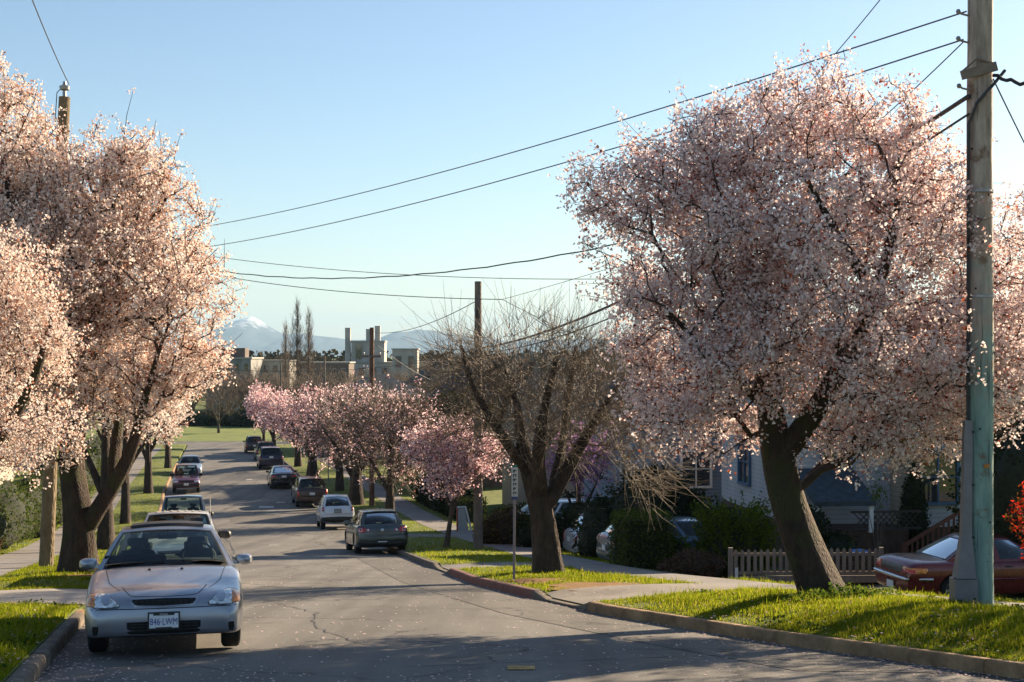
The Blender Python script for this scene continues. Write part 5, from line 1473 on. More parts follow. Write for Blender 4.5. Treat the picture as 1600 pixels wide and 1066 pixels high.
def wire(a, b, sag, r, label, name='overhead_wire', mt=None, n=28, twist=0.0):
    a, b = Vector(a), Vector(b); pts = []
    for k in range(n + 1):
        t = k / n; p = a.lerp(b, t); p.z -= 4 * sag * t * (1 - t)
        p.z += twist * math.sin(k * 1.9)
        pts.append(p - a)
    m = MB(); m.tube(pts, r, 6)
    o = m.build(name, mt or WIRE_M, smooth=True); o.location = a
    return tag(o, label, 'wire')
wire(at(1510, 18, 18.95), at(178, 372, 60), .55, .011, 'topmost wire crossing the sky from the turquoise pole to the left blossoms')
wire(at(1505, 62, 18.95), at(178, 400, 60), .62, .011, 'second wire crossing the sky just below the topmost one')
wire(at(1300, 296, 30), at(178, 384, 60), 1.62, .019, 'heavy twisted cable sagging lowest across the middle of the sky', mt=RUBBER, twist=.012, n=60)
wire(at(1330, 420, 44), at(178, 376, 60), .85, .013, 'thin cable crossing just above the heavy sagging one', n=40)
wire(at(785, 468, 43), at(190, 398, 60), .42, .014, 'lower service cable from left blossoms to a joint above the bare tree')
wire(at(785, 468, 43), at(1230, 330, 26), .05, .007, 'faint thin wire rising right from the joint above the bare tree')
wire(at(785, 468, 43), at(985, 555, 44), .10, .009, 'service wire dropping right from the joint behind the bare twigs')
wire(at(747, 545, 48.4), at(1514, 150, 18.9), .60, .030, 'thick grey bundled cable running along the street into the big plum tree', mt=RUBBER, n=40)
wire(at(747, 552, 48.4), at(1514, 178, 18.9), .70, .016, 'thinner cable slung beneath the thick grey bundled cable', mt=RUBBER, n=40)
wire(at(108, 132, 34.5), at(20, -80, 24), .1, .012, 'wire running up and out of the picture from the tan pole')
wire(at(1505, 66, 18.95), at(1190, 320, 40), .25, .009, 'thin wire slanting down from the turquoise pole into the plum crown')
wire(at(1375, 0, 19.5), at(1180, 215, 34), .1, .008, 'thin wire slanting from the top edge into the plum crown')
wire(at(1552, 118, 18.9), at(1760, 130, 17.5), .12, .026, 'bundle of dark cables leaving the turquoise pole to the right', mt=RUBBER, twist=.02)
wire(at(1552, 124, 18.9), at(1720, 440, 30), .12, .011, 'service wire falling to the right from the turquoise pole')
wire(at(745, 470, 48.5), at(586, 520, 79), .35, .014, 'wire between the grey pole and the brown pole')
wire(at(590, 540, 79), at(690, 600, 100), .25, .016, 'dark wire dropping from the brown pole to the dark roof')
wire(at(586, 610, 79), at(680, 612, 110), .2, .012, 'pale wire drooping low between brown pole and blue roof')
wire(at(330, 576, 172), at(700, 560, 178), .9, .03, 'long dark wire strung across the far end of the street')

# street name post
b = gp(803, 28.4); sg = empty('street_sign', (b[0], b[1], b[2] - .02), 'slim grey post with a vertical white street name plate near the bare tree', 'street sign')
m = MB(); m.tube([(0, 0, 0), (.012, 0, 1.75), (.016, 0, 2.30)], .026, 10); m.build('post', GALV, sg, smooth=True)
m = MB(); m.box((.016, -.035, 1.98), (.125, .010, .58)); pb = m.build('sign_plate', mat('sign_white', (.48, .49, .47), .5, var=.08, scale=20), sg)
m = MB(); m.box((.016, -.035, 2.30), (.10, .012, .05)); m.build('sign_cap', mat('sign_green', (.04, .17, .12), .5, var=.1), sg)
m = MB(); m.box((.016, -.035, 1.66), (.125, .012, .06)); m.build('sign_foot', mat('sign_blue', (.03, .05, .16), .5, var=.1), sg)
# the letters are too far away to read in the photograph: dark bars of the same size
DARKLET = mat('sign_letter', (.03, .04, .04), .6)
for k in range(6):
    m = MB(); z = 2.215 - k * .088
    m.box((.016, -.042, z), (.070, .004, .020)); m.box((.016 - .024, -.042, z - .02), (.018, .004, .055)); m.box((.016 + (.022 if k % 2 else .0), -.042, z - .022), (.018, .0042, .040))
    m.build('sign_letter', DARKLET, pb)
b = gp(513, 96); s2 = empty('traffic_sign', b, 'orange diamond sign above a white square plate beside the brown estate car', 'traffic sign')
m = MB(); m.tube([(0, 0, 0), (0, 0, 3.15)], .035, 8); m.build('post', GALV, s2, smooth=True)
m = MB(); m.box((0, -.05, 2.05), (.58, .02, .42)); wp = m.build('white_plate', MATS['sign_white'], s2)
m = MB()
for z in (2.12, 2.0): m.box((0, -.063, z), (.40, .004, .06))
m.build('sign_letter', mat('sign_grey_text', (.30, .30, .30), .6), wp)
m = MB(); q = .52; m.raw([(0, -.05, 2.78 - q), (q, -.05, 2.78), (0, -.05, 2.78 + q), (-q, -.05, 2.78), (0, -.03, 2.78 - q), (q, -.03, 2.78), (0, -.03, 2.78 + q), (-q, -.03, 2.78)],
                  [(0,1,2,3),(7,6,5,4),(0,4,5,1),(1,5,6,2),(2,6,7,3),(3,7,4,0)]); m.build('diamond_plate', mat('sign_orange', (.55, .22, .02), .5, var=.08), s2)

# ================================================================ FOLIAGE
LEAF_HEDGE = petal_mat('leaf_hedge', [(0, (.045, .075, .014)), (.5, (.075, .11, .022)), (.85, (.11, .135, .035)), (1, (.16, .15, .06))], .4)
LEAF_DARK = petal_mat('leaf_dark', [(0, (.014, .024, .010)), (.6, (.026, .040, .014)), (1, (.05, .06, .02))], .3)
LEAF_CONIFER = petal_mat('leaf_conifer', [(0, (.04, .075, .012)), (.5, (.08, .125, .014)), (.85, (.14, .17, .016)), (1, (.20, .20, .03))], .45)
LEAF_HEATH = petal_mat('leaf_heath', [(0, (.06, .036, .024)), (.5, (.10, .065, .04)), (1, (.17, .12, .07))], .3)
LEAF_RED = petal_mat('leaf_red', [(0, (.55, .04, .015)), (.5, (.38, .022, .015)), (.7, (.20, .06, .012)), (1, (.09, .10, .02))], .5)
LEAF_GREEN = petal_mat('leaf_green', [(0, (.05, .10, .012)), (.6, (.09, .14, .02)), (1, (.16, .19, .03))], .45)
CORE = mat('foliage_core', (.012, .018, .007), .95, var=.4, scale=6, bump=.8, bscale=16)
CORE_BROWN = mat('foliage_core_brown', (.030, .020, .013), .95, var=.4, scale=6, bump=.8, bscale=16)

def lump(c, r, seed, n=20, k=12, amp=.12):
    """bumpy closed core"""
    rg = np.random.default_rng(seed); ph = rg.uniform(0, 6.3, 6); V = []; Fc = []
    for i in range(k + 1):
        th = PI * i / k
        for j in range(n):
            a = 2 * PI * j / n; q = 1 + amp * (math.sin(3*a + ph[0] + 2*th) + math.sin(5*a - 3*th + ph[1]) + math.sin(4*th + ph[2] + a)) / 1.5
            V.append((c[0] + r[0]*q*math.sin(th)*math.cos(a), c[1] + r[1]*q*math.sin(th)*math.sin(a), c[2] + r[2]*q*math.cos(th)))
    for i in range(k):
        for j in range(n): Fc.append((i*n+j, (i+1)*n+j, (i+1)*n+(j+1)%n, i*n+(j+1)%n))
    return V, Fc
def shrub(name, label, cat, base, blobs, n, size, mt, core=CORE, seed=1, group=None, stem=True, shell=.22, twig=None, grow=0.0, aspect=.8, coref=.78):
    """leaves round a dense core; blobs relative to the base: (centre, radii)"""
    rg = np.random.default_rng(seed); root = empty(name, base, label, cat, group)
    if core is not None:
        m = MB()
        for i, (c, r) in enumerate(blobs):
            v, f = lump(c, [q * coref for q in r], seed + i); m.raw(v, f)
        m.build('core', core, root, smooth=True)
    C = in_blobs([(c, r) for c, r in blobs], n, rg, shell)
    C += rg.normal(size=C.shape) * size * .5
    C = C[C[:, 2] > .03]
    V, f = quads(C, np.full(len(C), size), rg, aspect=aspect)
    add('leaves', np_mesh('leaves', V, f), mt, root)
    if twig:
        cnt, ln, tm = twig
        src = C[rg.choice(len(C), cnt)]; cen = C.mean(0); d = src - cen; d /= np.linalg.norm(d, axis=1, keepdims=True) + 1e-6
        d = d + rg.normal(size=d.shape) * .5 + np.array([0, 0, grow]); d /= np.linalg.norm(d, axis=1, keepdims=True)
        L_ = rg.uniform(.4, 1.0, (cnt, 1)) * ln
        V, f = frustums(src - d * L_ * .4, src + d * L_ * .6, np.full(cnt, .006), np.full(cnt, .003), 3)
        add('twigs', np_mesh('twigs', V, f), tm, root)
    return root
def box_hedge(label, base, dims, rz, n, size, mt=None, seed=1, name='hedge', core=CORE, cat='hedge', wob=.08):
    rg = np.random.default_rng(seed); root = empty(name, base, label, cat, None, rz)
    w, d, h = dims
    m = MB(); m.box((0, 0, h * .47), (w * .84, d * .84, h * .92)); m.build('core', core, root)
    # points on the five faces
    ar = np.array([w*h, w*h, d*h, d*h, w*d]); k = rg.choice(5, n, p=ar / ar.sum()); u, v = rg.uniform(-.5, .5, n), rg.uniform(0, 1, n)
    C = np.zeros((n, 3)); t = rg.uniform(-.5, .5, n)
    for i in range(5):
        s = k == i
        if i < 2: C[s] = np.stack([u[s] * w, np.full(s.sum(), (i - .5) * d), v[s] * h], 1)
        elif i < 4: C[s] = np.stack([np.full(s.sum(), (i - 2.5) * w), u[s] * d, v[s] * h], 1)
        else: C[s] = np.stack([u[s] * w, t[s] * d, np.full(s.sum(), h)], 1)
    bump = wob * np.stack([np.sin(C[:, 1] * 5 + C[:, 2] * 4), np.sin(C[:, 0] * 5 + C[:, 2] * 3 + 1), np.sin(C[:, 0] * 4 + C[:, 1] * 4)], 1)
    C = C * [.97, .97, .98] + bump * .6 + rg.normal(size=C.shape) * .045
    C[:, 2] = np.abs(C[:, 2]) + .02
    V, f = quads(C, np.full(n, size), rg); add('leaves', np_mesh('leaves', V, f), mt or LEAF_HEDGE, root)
    return root

def on(x, y, dz=0): return (x, y, gz(x, y) + dz)
def pxo(px, y, dz=0): return on((px - 800) / F * y, y, dz)
# right side garden
box_hedge('clipped square hedge at the pavement edge in front of the blue vehicle', pxo(1002, 36.5, -.05), (1.30, 1.3, 1.42), STREET, 7000, .055, seed=3)
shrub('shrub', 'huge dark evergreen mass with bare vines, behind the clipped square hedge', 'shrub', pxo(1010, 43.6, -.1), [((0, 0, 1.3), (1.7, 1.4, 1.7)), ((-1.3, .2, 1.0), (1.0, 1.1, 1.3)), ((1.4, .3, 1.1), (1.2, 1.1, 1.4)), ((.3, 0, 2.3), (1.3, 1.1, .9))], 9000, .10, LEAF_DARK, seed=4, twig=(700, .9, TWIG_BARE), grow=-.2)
# juniper with upswept sprays
def juniper(label, base, R, H, n, seed):
    rg = np.random.default_rng(seed); root = empty('juniper', base, label, 'conifer')
    m = MB(); v, f = lump((0, 0, H * .42), (R * .62, R * .62, H * .42), seed); m.raw(v, f); m.build('core', CORE, root, smooth=True)
    C = []; 
    for k in range(n):
        a = rg.uniform(0, 2 * PI); z0 = rg.uniform(.05, .75) * H; r0 = R * .45 * (1 - .4 * z0 / H)
        p0 = np.array([math.cos(a) * r0, math.sin(a) * r0, z0]); ln = rg.uniform(.35, .75) * R
        d = np.array([math.cos(a), math.sin(a), rg.uniform(.35, 1.1)]); d /= np.linalg.norm(d)
        t = rg.random((42, 1)); q = p0 + d * ln * t + np.array([0, 0, .18]) * ln * t * t
        C.append(q + rg.normal(size=q.shape) * (.085 * (1.05 - t)))
    C = np.concatenate(C); C[:, 2] = np.abs(C[:, 2]); V, f = quads(C, np.full(len(C), .085), rg, aspect=.38); add('sprays', np_mesh('sprays', V, f), LEAF_CONIFER, root)
juniper('spreading green conifer with upswept feathery sprays behind the picket fence', pxo(1148, 36.5, -.1), 1.25, 2.15, 420, 5)
shrub('shrub', 'low brown heath bush beside the pavement, left of the picket fence', 'shrub', pxo(1082, 35.2, -.05), [((0, 0, .28), (.62, .5, .40)), ((.4, .1, .25), (.45, .4, .32)), ((-.5, 0, .18), (.4, .35, .26))], 4200, .05, LEAF_HEATH, CORE_BROWN, 6, twig=(500, .18, TWIG_BARE), grow=.5)
shrub('shrub', 'small yellow green shrub squeezed between clipped hedge and conifer', 'shrub', pxo(1058, 37.0, -.05), [((0, 0, .45), (.35, .35, .55))], 900, .09, LEAF_GREEN, CORE, 7)
for i, (px, y, w) in enumerate(((1305, 34.5, 1.3), (1375, 35, 1.1), (1445, 36, 1.3))):
    shrub('shrub', ['brown lavender mound just behind the fence, right of the leaning trunk', 'middle brown lavender mound behind the red sedan', 'brown green lavender mound at the foot of the house steps'][i], 'shrub', pxo(px, y, -.05), [((0, 0, .40), (w * .6, .6, .42)), ((w * .4, .1, .3), (w * .5, .5, .34))], 2600, .06, LEAF_HEATH if i < 2 else LEAF_HEDGE, CORE_BROWN, 8 + i, twig=(260, .2, TWIG_BARE), grow=.6)
shrub('shrub', 'tall narrow clipped cypress in front of the blue framed window', 'shrub', pxo(1428, 41.2, -.05), [((0, 0, 1.2), (.46, .46, 1.5)), ((0, 0, 2.2), (.33, .33, .9)), ((0, 0, 2.75), (.18, .18, .55))], 5200, .07, LEAF_DARK, CORE, 12)
shrub('shrub', 'dark rounded shrub beneath the light blue wall, right of the leaning trunk', 'shrub', pxo(1300, 38.5, -.05), [((0, 0, .6), (.8, .6, .75)), ((-.5, .1, 1.2), (.5, .5, .8))], 3600, .075, LEAF_DARK, CORE, 13)
row_tree(1372, 37.5, 'thin leafing sapling standing before the lattice', 735, 26, LEAF_GREEN, 3, 71, low=800, name='sapling', barkm=BARK_GREY, cat='sapling', r=.03, n=60, size=.07, tip=.004, spread=.06)
shrub('shrub', 'tall dark hedge filling the right edge behind the turquoise pole', 'hedge', on(11.3, 31.5, -.1), [((0, 0, 1.9), (1.6, 1.4, 2.5)), ((1.6, -.8, 1.8), (1.5, 1.4, 2.3)), ((.4, 1.5, 2.0), (1.3, 1.3, 2.2))], 8000, .09, LEAF_DARK, CORE, 14)
shrub('shrub', 'shrub with bright red young leaves at the right edge', 'shrub', on(8.75, 23.5, -.1), [((0, 0, 1.6), (.55, .5, .45)), ((.2, 0, 1.0), (.5, .5, .6)), ((-.08, 0, 1.95), (.28, .3, .25))], 1500, .085, LEAF_RED, None, 15, twig=(160, .4, TWIG_DARK), aspect=.42)
shrub('shrub', 'rusty brown spreading shrub below the silver van, right of the grey pole', 'shrub', pxo(795, 52, -.1), [((0, 0, .7), (.9, .7, .8)), ((-.6, .2, .45), (.7, .6, .55)), ((.7, .1, .5), (.6, .5, .6))], 4200, .09, petal_mat('leaf_rust', [(0, (.05, .035, .012)), (.6, (.10, .065, .02)), (1, (.17, .11, .03))], .35), CORE_BROWN, 16, twig=(240, .4, TWIG_BARE))
row_tree(905, 52, 'small tree with violet flowers behind the bare tree trunk', 655, 66, BLOSSOM_MAUVE, 9, 72, low=778, name='violet_tree', r=.12, n=420, size=.10)
shrub('shrub', 'dark low shrubs behind the bare tree trunk', 'shrub', pxo(850, 50, -.1), [((0, 0, .6), (1.2, .7, .8)), ((1.3, .3, .8), (.8, .7, 1.0))], 3400, .10, LEAF_DARK, CORE, 17)
# low clover tuft at the foot of the big plum
shrub('shrub', 'leafy weeds around the foot of the leaning plum tree', 'weeds', pxo(1318, 19.7, -.03), [((-.05, 0, .06), (.55, .35, .13)), ((.45, .1, .04), (.45, .3, .10)), ((-.5, -.3, .04), (.4, .3, .09))], 1700, .05, LEAF_GREEN, None, 18)
# left side
for i in range(4):
    y = 44 + i * 9.5; x = float(sw_l(y)) - 1.75 - 1.0
    shrub('shrub', ['ivy grown hedge nearest the left edge beside the pavement', 'glossy green hedge beside the left pavement, behind the ivy', 'third rounded hedge along the left pavement', 'fourth rounded hedge far along the left pavement'][i], 'hedge', on(x, y, -.1),
          [((0, 0, .9), (.95, 2.2, 1.2)), ((-.1, 2.6, .8), (.9, 2.4, 1.1 + .2 * (i % 2))), ((-.6, 1.0, 1.2), (.9, 2.0, 1.2))], 8000, .085, LEAF_HEDGE, CORE, 20 + i)
shrub('shrub', 'pale leaved ground shrub spilling over the left pavement edge', 'shrub', on(float(sw_l(41)) - 2.5, 41, -.05), [((0, 0, .3), (.55, .9, .45)), ((.1, 1.3, .25), (.45, .8, .35))], 2600, .075, LEAF_HEATH, CORE_BROWN, 26)

for i, (y, ln) in enumerate(((88, 7), (103, 7), (122, 9))):
    x = float(sw_l(y)) - 1.75 - 1.3
    shrub('shrub', ['fifth hedge along the left pavement, beside the maroon pickup', 'sixth hedge along the left pavement', 'farthest hedge along the left pavement before the park'][i], 'hedge', on(x, y, -.1), [((0, 0, .9), (1.1, ln * .5, 1.2)), ((-.3, ln * .4, 1.1), (1.1, ln * .4, 1.3)), ((-.9, -ln * .2, 1.2), (1.1, ln * .4, 1.3))], 3500, .14, LEAF_HEDGE, CORE, 30 + i)
box_hedge('long dark hedge beside the right pavement behind the young pink tree', on(float(sw_r(77)) + SW_W + 1.3, 77, -.05), (1.2, 17, 1.5), STREET, 9000, .11, LEAF_DARK, 36)
shrub('shrub', 'dark rounded shrubs beyond the white leaning board', 'shrub', on(float(sw_r(64)) + SW_W + 3.2, 66, -.1), [((0, 0, .7), (1.6, 1.2, .9)), ((1.8, .4, .9), (1.4, 1.2, 1.1)), ((3.4, .2, .8), (1.3, 1.1, 1.0))], 4200, .12, LEAF_DARK, CORE, 37)

# ================================================================ HOUSES AND FENCES
def siding(name, col, pitch=.14, depth=.5, vert=False):
    if name in MATS: return MATS[name]
    m, nt, b = nodes_of(name); L = nt.links
    tc = nt.nodes.new('ShaderNodeTexCoord'); sp = nt.nodes.new('ShaderNodeSeparateXYZ'); L.new(tc.outputs['Object'], sp.inputs[0])
    d = nt.nodes.new('ShaderNodeMath'); d.operation = 'DIVIDE'; d.inputs[1].default_value = pitch; L.new(sp.outputs[2], d.inputs[0])
    fr = nt.nodes.new('ShaderNodeMath'); fr.operation = 'FRACT'; L.new(d.outputs[0], fr.inputs[0])
    nz = nt.nodes.new('ShaderNodeTexNoise'); nz.inputs['Scale'].default_value = 1.4; nz.inputs['Detail'].default_value = 7; L.new(tc.outputs['Object'], nz.inputs['Vector'])
    cr = nt.nodes.new('ShaderNodeValToRGB'); cr.color_ramp.elements[0].position = .3; cr.color_ramp.elements[1].position = .7
    cr.color_ramp.elements[0].color = (*[c * .82 for c in col], 1); cr.color_ramp.elements[1].color = (*[min(1, c * 1.1) for c in col], 1)
    L.new(nz.outputs[0], cr.inputs[0]); b.inputs['Roughness'].default_value = .75
    lr = nt.nodes.new('ShaderNodeValToRGB'); lr.color_ramp.elements[0].color = (.45, .45, .45, 1); lr.color_ramp.elements[1].position = .16; L.new(fr.outputs[0], lr.inputs[0])
    mu = nt.nodes.new('ShaderNodeMix'); mu.data_type = 'RGBA'; mu.blend_type = 'MULTIPLY'; mu.inputs[0].default_value = 1; L.new(cr.outputs[0], mu.inputs[6]); L.new(lr.outputs[0], mu.inputs[7]); L.new(mu.outputs[2], b.inputs['Base Color'])
    bp = nt.nodes.new('ShaderNodeBump'); bp.inputs['Strength'].default_value = depth; bp.inputs['Distance'].default_value = .03
    L.new(fr.outputs[0], bp.inputs['Height']); bp.invert = True; L.new(bp.outputs[0], b.inputs['Normal'])
    MATS[name] = m
    return m
ROOF = mat('roof_shingle', (.030, .032, .038), .9, var=.35, scale=5, bump=.6, bscale=18)
ROOF_BLUE = mat('roof_blue', (.035, .050, .065), .85, var=.3, scale=5, bump=.6, bscale=18)
ROOF_BROWN = mat('roof_brown', (.085, .062, .048), .9, var=.3, scale=5, bump=.6, bscale=18)
WHITE = mat('trim_white', (.62, .63, .64), .6, var=.08, scale=4)
BLUE_TRIM = mat('trim_blue', (.055, .12, .21), .6, var=.12, scale=4)
PANE = mat('window_pane', (.03, .04, .05), .04, 0, var=.3, scale=1.2, spec=.9, coat=1.0)
DARK_WOOD = mat('dark_wood', (.060, .034, .024), .8, var=.3, scale=6, stretch=(1, 1, .3), bump=.3)
FENCE_W = mat('fence_grey', (.20, .165, .14), .9, var=.3, scale=5, stretch=(1, 1, .25), bump=.5, bscale=30)
def house(label, x, y, rz, w, d, base, eave, ridge, wall, roofm, wins, trim=WHITE, hip=False, axis='x', chimney=None, basem=None, baseh=0, over=.45, dz=-.3):
    """w across (local x), d deep (local y, away); wins: (side, u, z, width, height); the origin is the nearest left corner"""
    root = empty('house', (x, y, gz(x, y) + dz), label, 'house', None, rz)
    m = MB(); m.box((w/2, d/2, (baseh + eave) / 2), (w, d, eave - baseh)); wl = m.build('wall', wall, root)
    if baseh:
        m = MB(); m.box((w/2, d/2, baseh/2 - .2), (w - .06, d - .06, baseh + .4)); m.build('foundation', basem or DARK_WOOD, root)
    o = over
    if hip:
        k = min(w, d) / 2; a = [( -o, -o, eave), (w+o, -o, eave), (w+o, d+o, eave), (-o, d+o, eave)]
        r = [(k, d/2, ridge), (w-k, d/2, ridge)] if w >= d else [(w/2, k, ridge), (w/2, d-k, ridge)]
        m = MB()
        v = a + r + [(p[0], p[1], p[2] - .16) for p in a]
        f = [(0,1,5,4),(1,2,5),(2,3,4,5),(3,0,4)] if w >= d else [(0,1,4),(1,2,5,4),(2,3,5),(3,0,4,5)]
        f += [(0,6,7,1),(1,7,8,2),(2,8,9,3),(3,9,6,0),(6,9,8,7)]
        m.raw(v, f); m.build('roof', roofm, root)
    else:
        m = MB(); g = MB(); g2 = MB()
        if axis == 'x':   # ridge along x: gables left and right
            for s0, s1 in ((-o, d/2), (d + o, d/2)):
                z0 = eave - o * (ridge - eave) / (d/2)
                v = [(-o, s0, z0), (w+o, s0, z0), (w+o, s1, ridge), (-o, s1, ridge)]; m.raw(v + [(p[0], p[1], p[2] + .14) for p in v], [(0,1,2,3),(4,5,6,7),(0,1,5,4),(1,2,6,5),(2,3,7,6),(3,0,4,7)])
            for g_, xx in ((g, 0.0), (g2, w)): g_.raw([(xx, 0, eave), (xx, d, eave), (xx, d/2, ridge)], [(0,1,2)])
        else:
            for s0, s1 in ((-o, w/2), (w + o, w/2)):
                z0 = eave - o * (ridge - eave) / (w/2)
                v = [(s0, -o, z0), (s0, d+o, z0), (s1, d+o, ridge), (s1, -o, ridge)]; m.raw(v + [(p[0], p[1], p[2] + .14) for p in v], [(0,1,2,3),(4,5,6,7),(0,1,5,4),(1,2,6,5),(2,3,7,6),(3,0,4,7)])
            for g_, yy in ((g, 0.0), (g2, d)): g_.raw([(0, yy, eave), (w, yy, eave), (w/2, yy, ridge)], [(0,1,2)])
        m.build('roof', roofm, root); g.build('gable', wall, root); g2.build('gable', wall, root)
    for side, u, z, ww, hh in wins:
        M = MB(); P = MB(); t = .09
        def bx(mb, cu, cz, sw_, sh_, th, out):
            if side == 'near': mb.box((cu, -out, cz), (sw_, th, sh_))
            else: mb.box((-out, cu, cz), (th, sw_, sh_))
        bx(M, u - ww/2 - t/2, z, t, hh + 2*t, .09, .04); bx(M, u + ww/2 + t/2, z, t, hh + 2*t, .09, .04)
        bx(M, u, z + hh/2 + t/2, ww, t, .09, .04); bx(M, u, z - hh/2 - t/2, ww + .08, t, .12, .055); bx(M, u, z, t * .55, hh, .06, .03); bx(M, u, z, ww, t * .4, .05, .027)
        fr = M.build('window', trim, root); bx(P, u, z, ww, hh, .02, .012); P.build('pane', PANE, fr)
    if chimney:
        cx, cy, cw, ch = chimney; m = MB(); m.box((cx, cy, ch - 1.5), (cw, cw, 3.0)); m.box((cx, cy, ch + .04), (cw + .14, cw + .14, .10)); m.build('chimney', mat('brick', (.20, .085, .06), .9, var=.3, scale=8, bump=.5), root)
    return root
SID_W = siding('siding_white', (.40, .41, .43)); SID_B = siding('siding_blue', (.15, .20, .28)); SID_BG = siding('siding_beige', (.33, .28, .215)); SID_G = siding('siding_grey', (.26, .26, .27))
STUCCO = mat('stucco', (.36, .32, .27), .9, var=.15, scale=2, bump=.4, bscale=50)
# the house behind the big plum
hA = house('white clapboard house with blue window frames behind the big plum tree', 8.6, 42.0, STREET * .55, 11, 9, 0, 5.9, 8.3, SID_W, ROOF, [('near', 4.15, 3.05, 1.15, 1.5), ('near', 1.0, 3.2, .8, 1.3), ('near', 2.4, 5.3, .9, 1.1), ('near', 6.4, 5.3, .9, 1.1), ('near', 8.6, 3.1, 1.2, 1.4), ('left', 2.2, 3.1, 1.2, 1.4), ('left', 6.0, 3.1, 1.2, 1.4), ('left', 3.5, 5.4, 1.0, 1.2)],
           trim=BLUE_TRIM, axis='y', baseh=1.55, chimney=(7.5, 5, .8, 8.9))
# beige bay, side steps, porch lattice
m = MB(); m.box((2.95, -.35, 3.3), (.55, .7, 3.5)); m.build('bay', SID_BG, hA)
m = MB()
for k in range(8): m.box((2.45 + k * .30, -1.6, .14 + k * .19), (.32, 1.1, .19 + k * .0)); 
m.build('steps', mat('step_wood', (.10, .045, .03), .8, var=.25, scale=5), hA)
for yy in (-2.15,):
    m = MB(); m.bar((2.2, yy, 1.30), (4.95, yy, 2.86), .07, .10); m.bar((2.2, yy, .42), (4.95, yy, 1.80), .06, .12)
    for k in range(17):
        x = 2.3 + k * .155; z = 1.32 + (x - 2.2) * .567; m.box((x, yy, z - .44), (.05, .05, .84))
    m.box((2.2, yy, .68), (.11, .11, 1.45)); m.box((4.95, yy, 2.2), (.11, .11, 1.5)); m.build('stair_railing', mat('rail_redwood', (.115, .040, .026), .75, var=.25, scale=5), hA)
m = MB(); m.box((.9, -.85, 1.62), (3.3, 1.7, .14)); m.box((.9, -1.65, .8), (3.3, .06, 1.5)); m.build('porch', DARK_WOOD, hA)
m = MB()
for k in range(10):
    x = .9 + k * .17
    m.bar((x, -1.72, 1.78), (x + .42, -1.72, 2.20), .03, .025); m.bar((x + .42, -1.745, 1.78), (x, -1.745, 2.20), .03, .025)
m.box((1.85, -1.73, 1.75), (2.1, .06, .06)); m.box((1.85, -1.73, 2.23), (2.1, .06, .06)); m.build('lattice', mat('lattice_dark', (.045, .035, .03), .8, var=.2), hA)
m = MB(); m.raw([(-.3, -1.9, 2.55), (1.5, -1.9, 2.55), (1.5, -.05, 3.35), (-.3, -.05, 3.35), (-.3, -1.9, 2.42), (1.5, -1.9, 2.42), (1.5, -.05, 3.2), (-.3, -.05, 3.2)], [(0,1,2,3),(4,7,6,5),(0,4,5,1),(1,5,6,2),(2,6,7,3),(3,7,4,0)])
m.build('porch_roof', ROOF_BLUE, hA)
for x in (-.2, 1.4):
    m = MB(); m.box((x, -1.75, 2.05), (.12, .12, .80)); m.build('porch_post', WHITE, hA)
house('blue grey house glimpsed between the bare tree and the big plum', 5.6, 58, STREET, 8, 10, 0, 5.6, 8.2, SID_B, ROOF, [('near', 2, 3.4, 1.2, 1.4), ('near', 5, 3.4, 1.2, 1.4), ('left', 3, 3.4, 1.4, 1.4), ('left', 7, 3.4, 1.4, 1.4)], axis='y')
house('beige house with dark roof behind the bare twigs', 1.6, 76, STREET, 8, 10, 0, 5.2, 8.0, SID_BG, ROOF, [('near', 2, 3.2, 1.2, 1.4), ('left', 3, 3.2, 1.4, 1.4), ('left', 7, 3.2, 1.4, 1.4)], axis='x')
house('brown house with dark gable roof above the young pink tree', -5.2, 98, STREET, 8, 9, 0, 5.4, 8.9, mat('brown_wall', (.14, .10, .08), .85, var=.2, scale=2), ROOF, [('near', 2, 3.2, 1.2, 1.4), ('left', 3, 3.2, 1.4, 1.4)], axis='y')
house('low house with blue hipped roof behind the brown pole', -17.0, 136, STREET, 10, 9, 0, 5.6, 8.0, STUCCO, ROOF_BLUE, [('near', 2, 3.2, 1.2, 1.4), ('left', 3, 3.2, 1.4, 1.4)], hip=True)
house('pale house with dark gable behind the blue hipped roof', -11, 150, STREET, 9, 9, 0, 6.6, 9.6, STUCCO, ROOF, [('near', 3, 4, 1.2, 1.4)], axis='y')
house('orange brown house wall seen between leaning trunk and white house', 10.2, 55.0, STREET, 9, 9, 0, 6.2, 8.6, mat('terracotta_wall', (.30, .15, .09), .85, var=.15, scale=2), ROOF_BROWN, [('near', 2, 3.2, 1.2, 1.4)], axis='x')
for i, (y, wl, rf) in enumerate(((62, SID_G, ROOF), (84, STUCCO, ROOF_BROWN), (108, SID_W, ROOF_BLUE))):
    x = float(sw_l(y)) - 17
    house(['grey house behind the left hedges and blossoms', 'stucco house with brown roof behind the left row of plums', 'white house far behind the left row of plums'][i], x, y, STREET, 9, 10, 0, 5.4, 8.2, wl, rf, [('near', 2, 3.2, 1.2, 1.4), ('near', 6, 3.2, 1.2, 1.4)], axis='y')

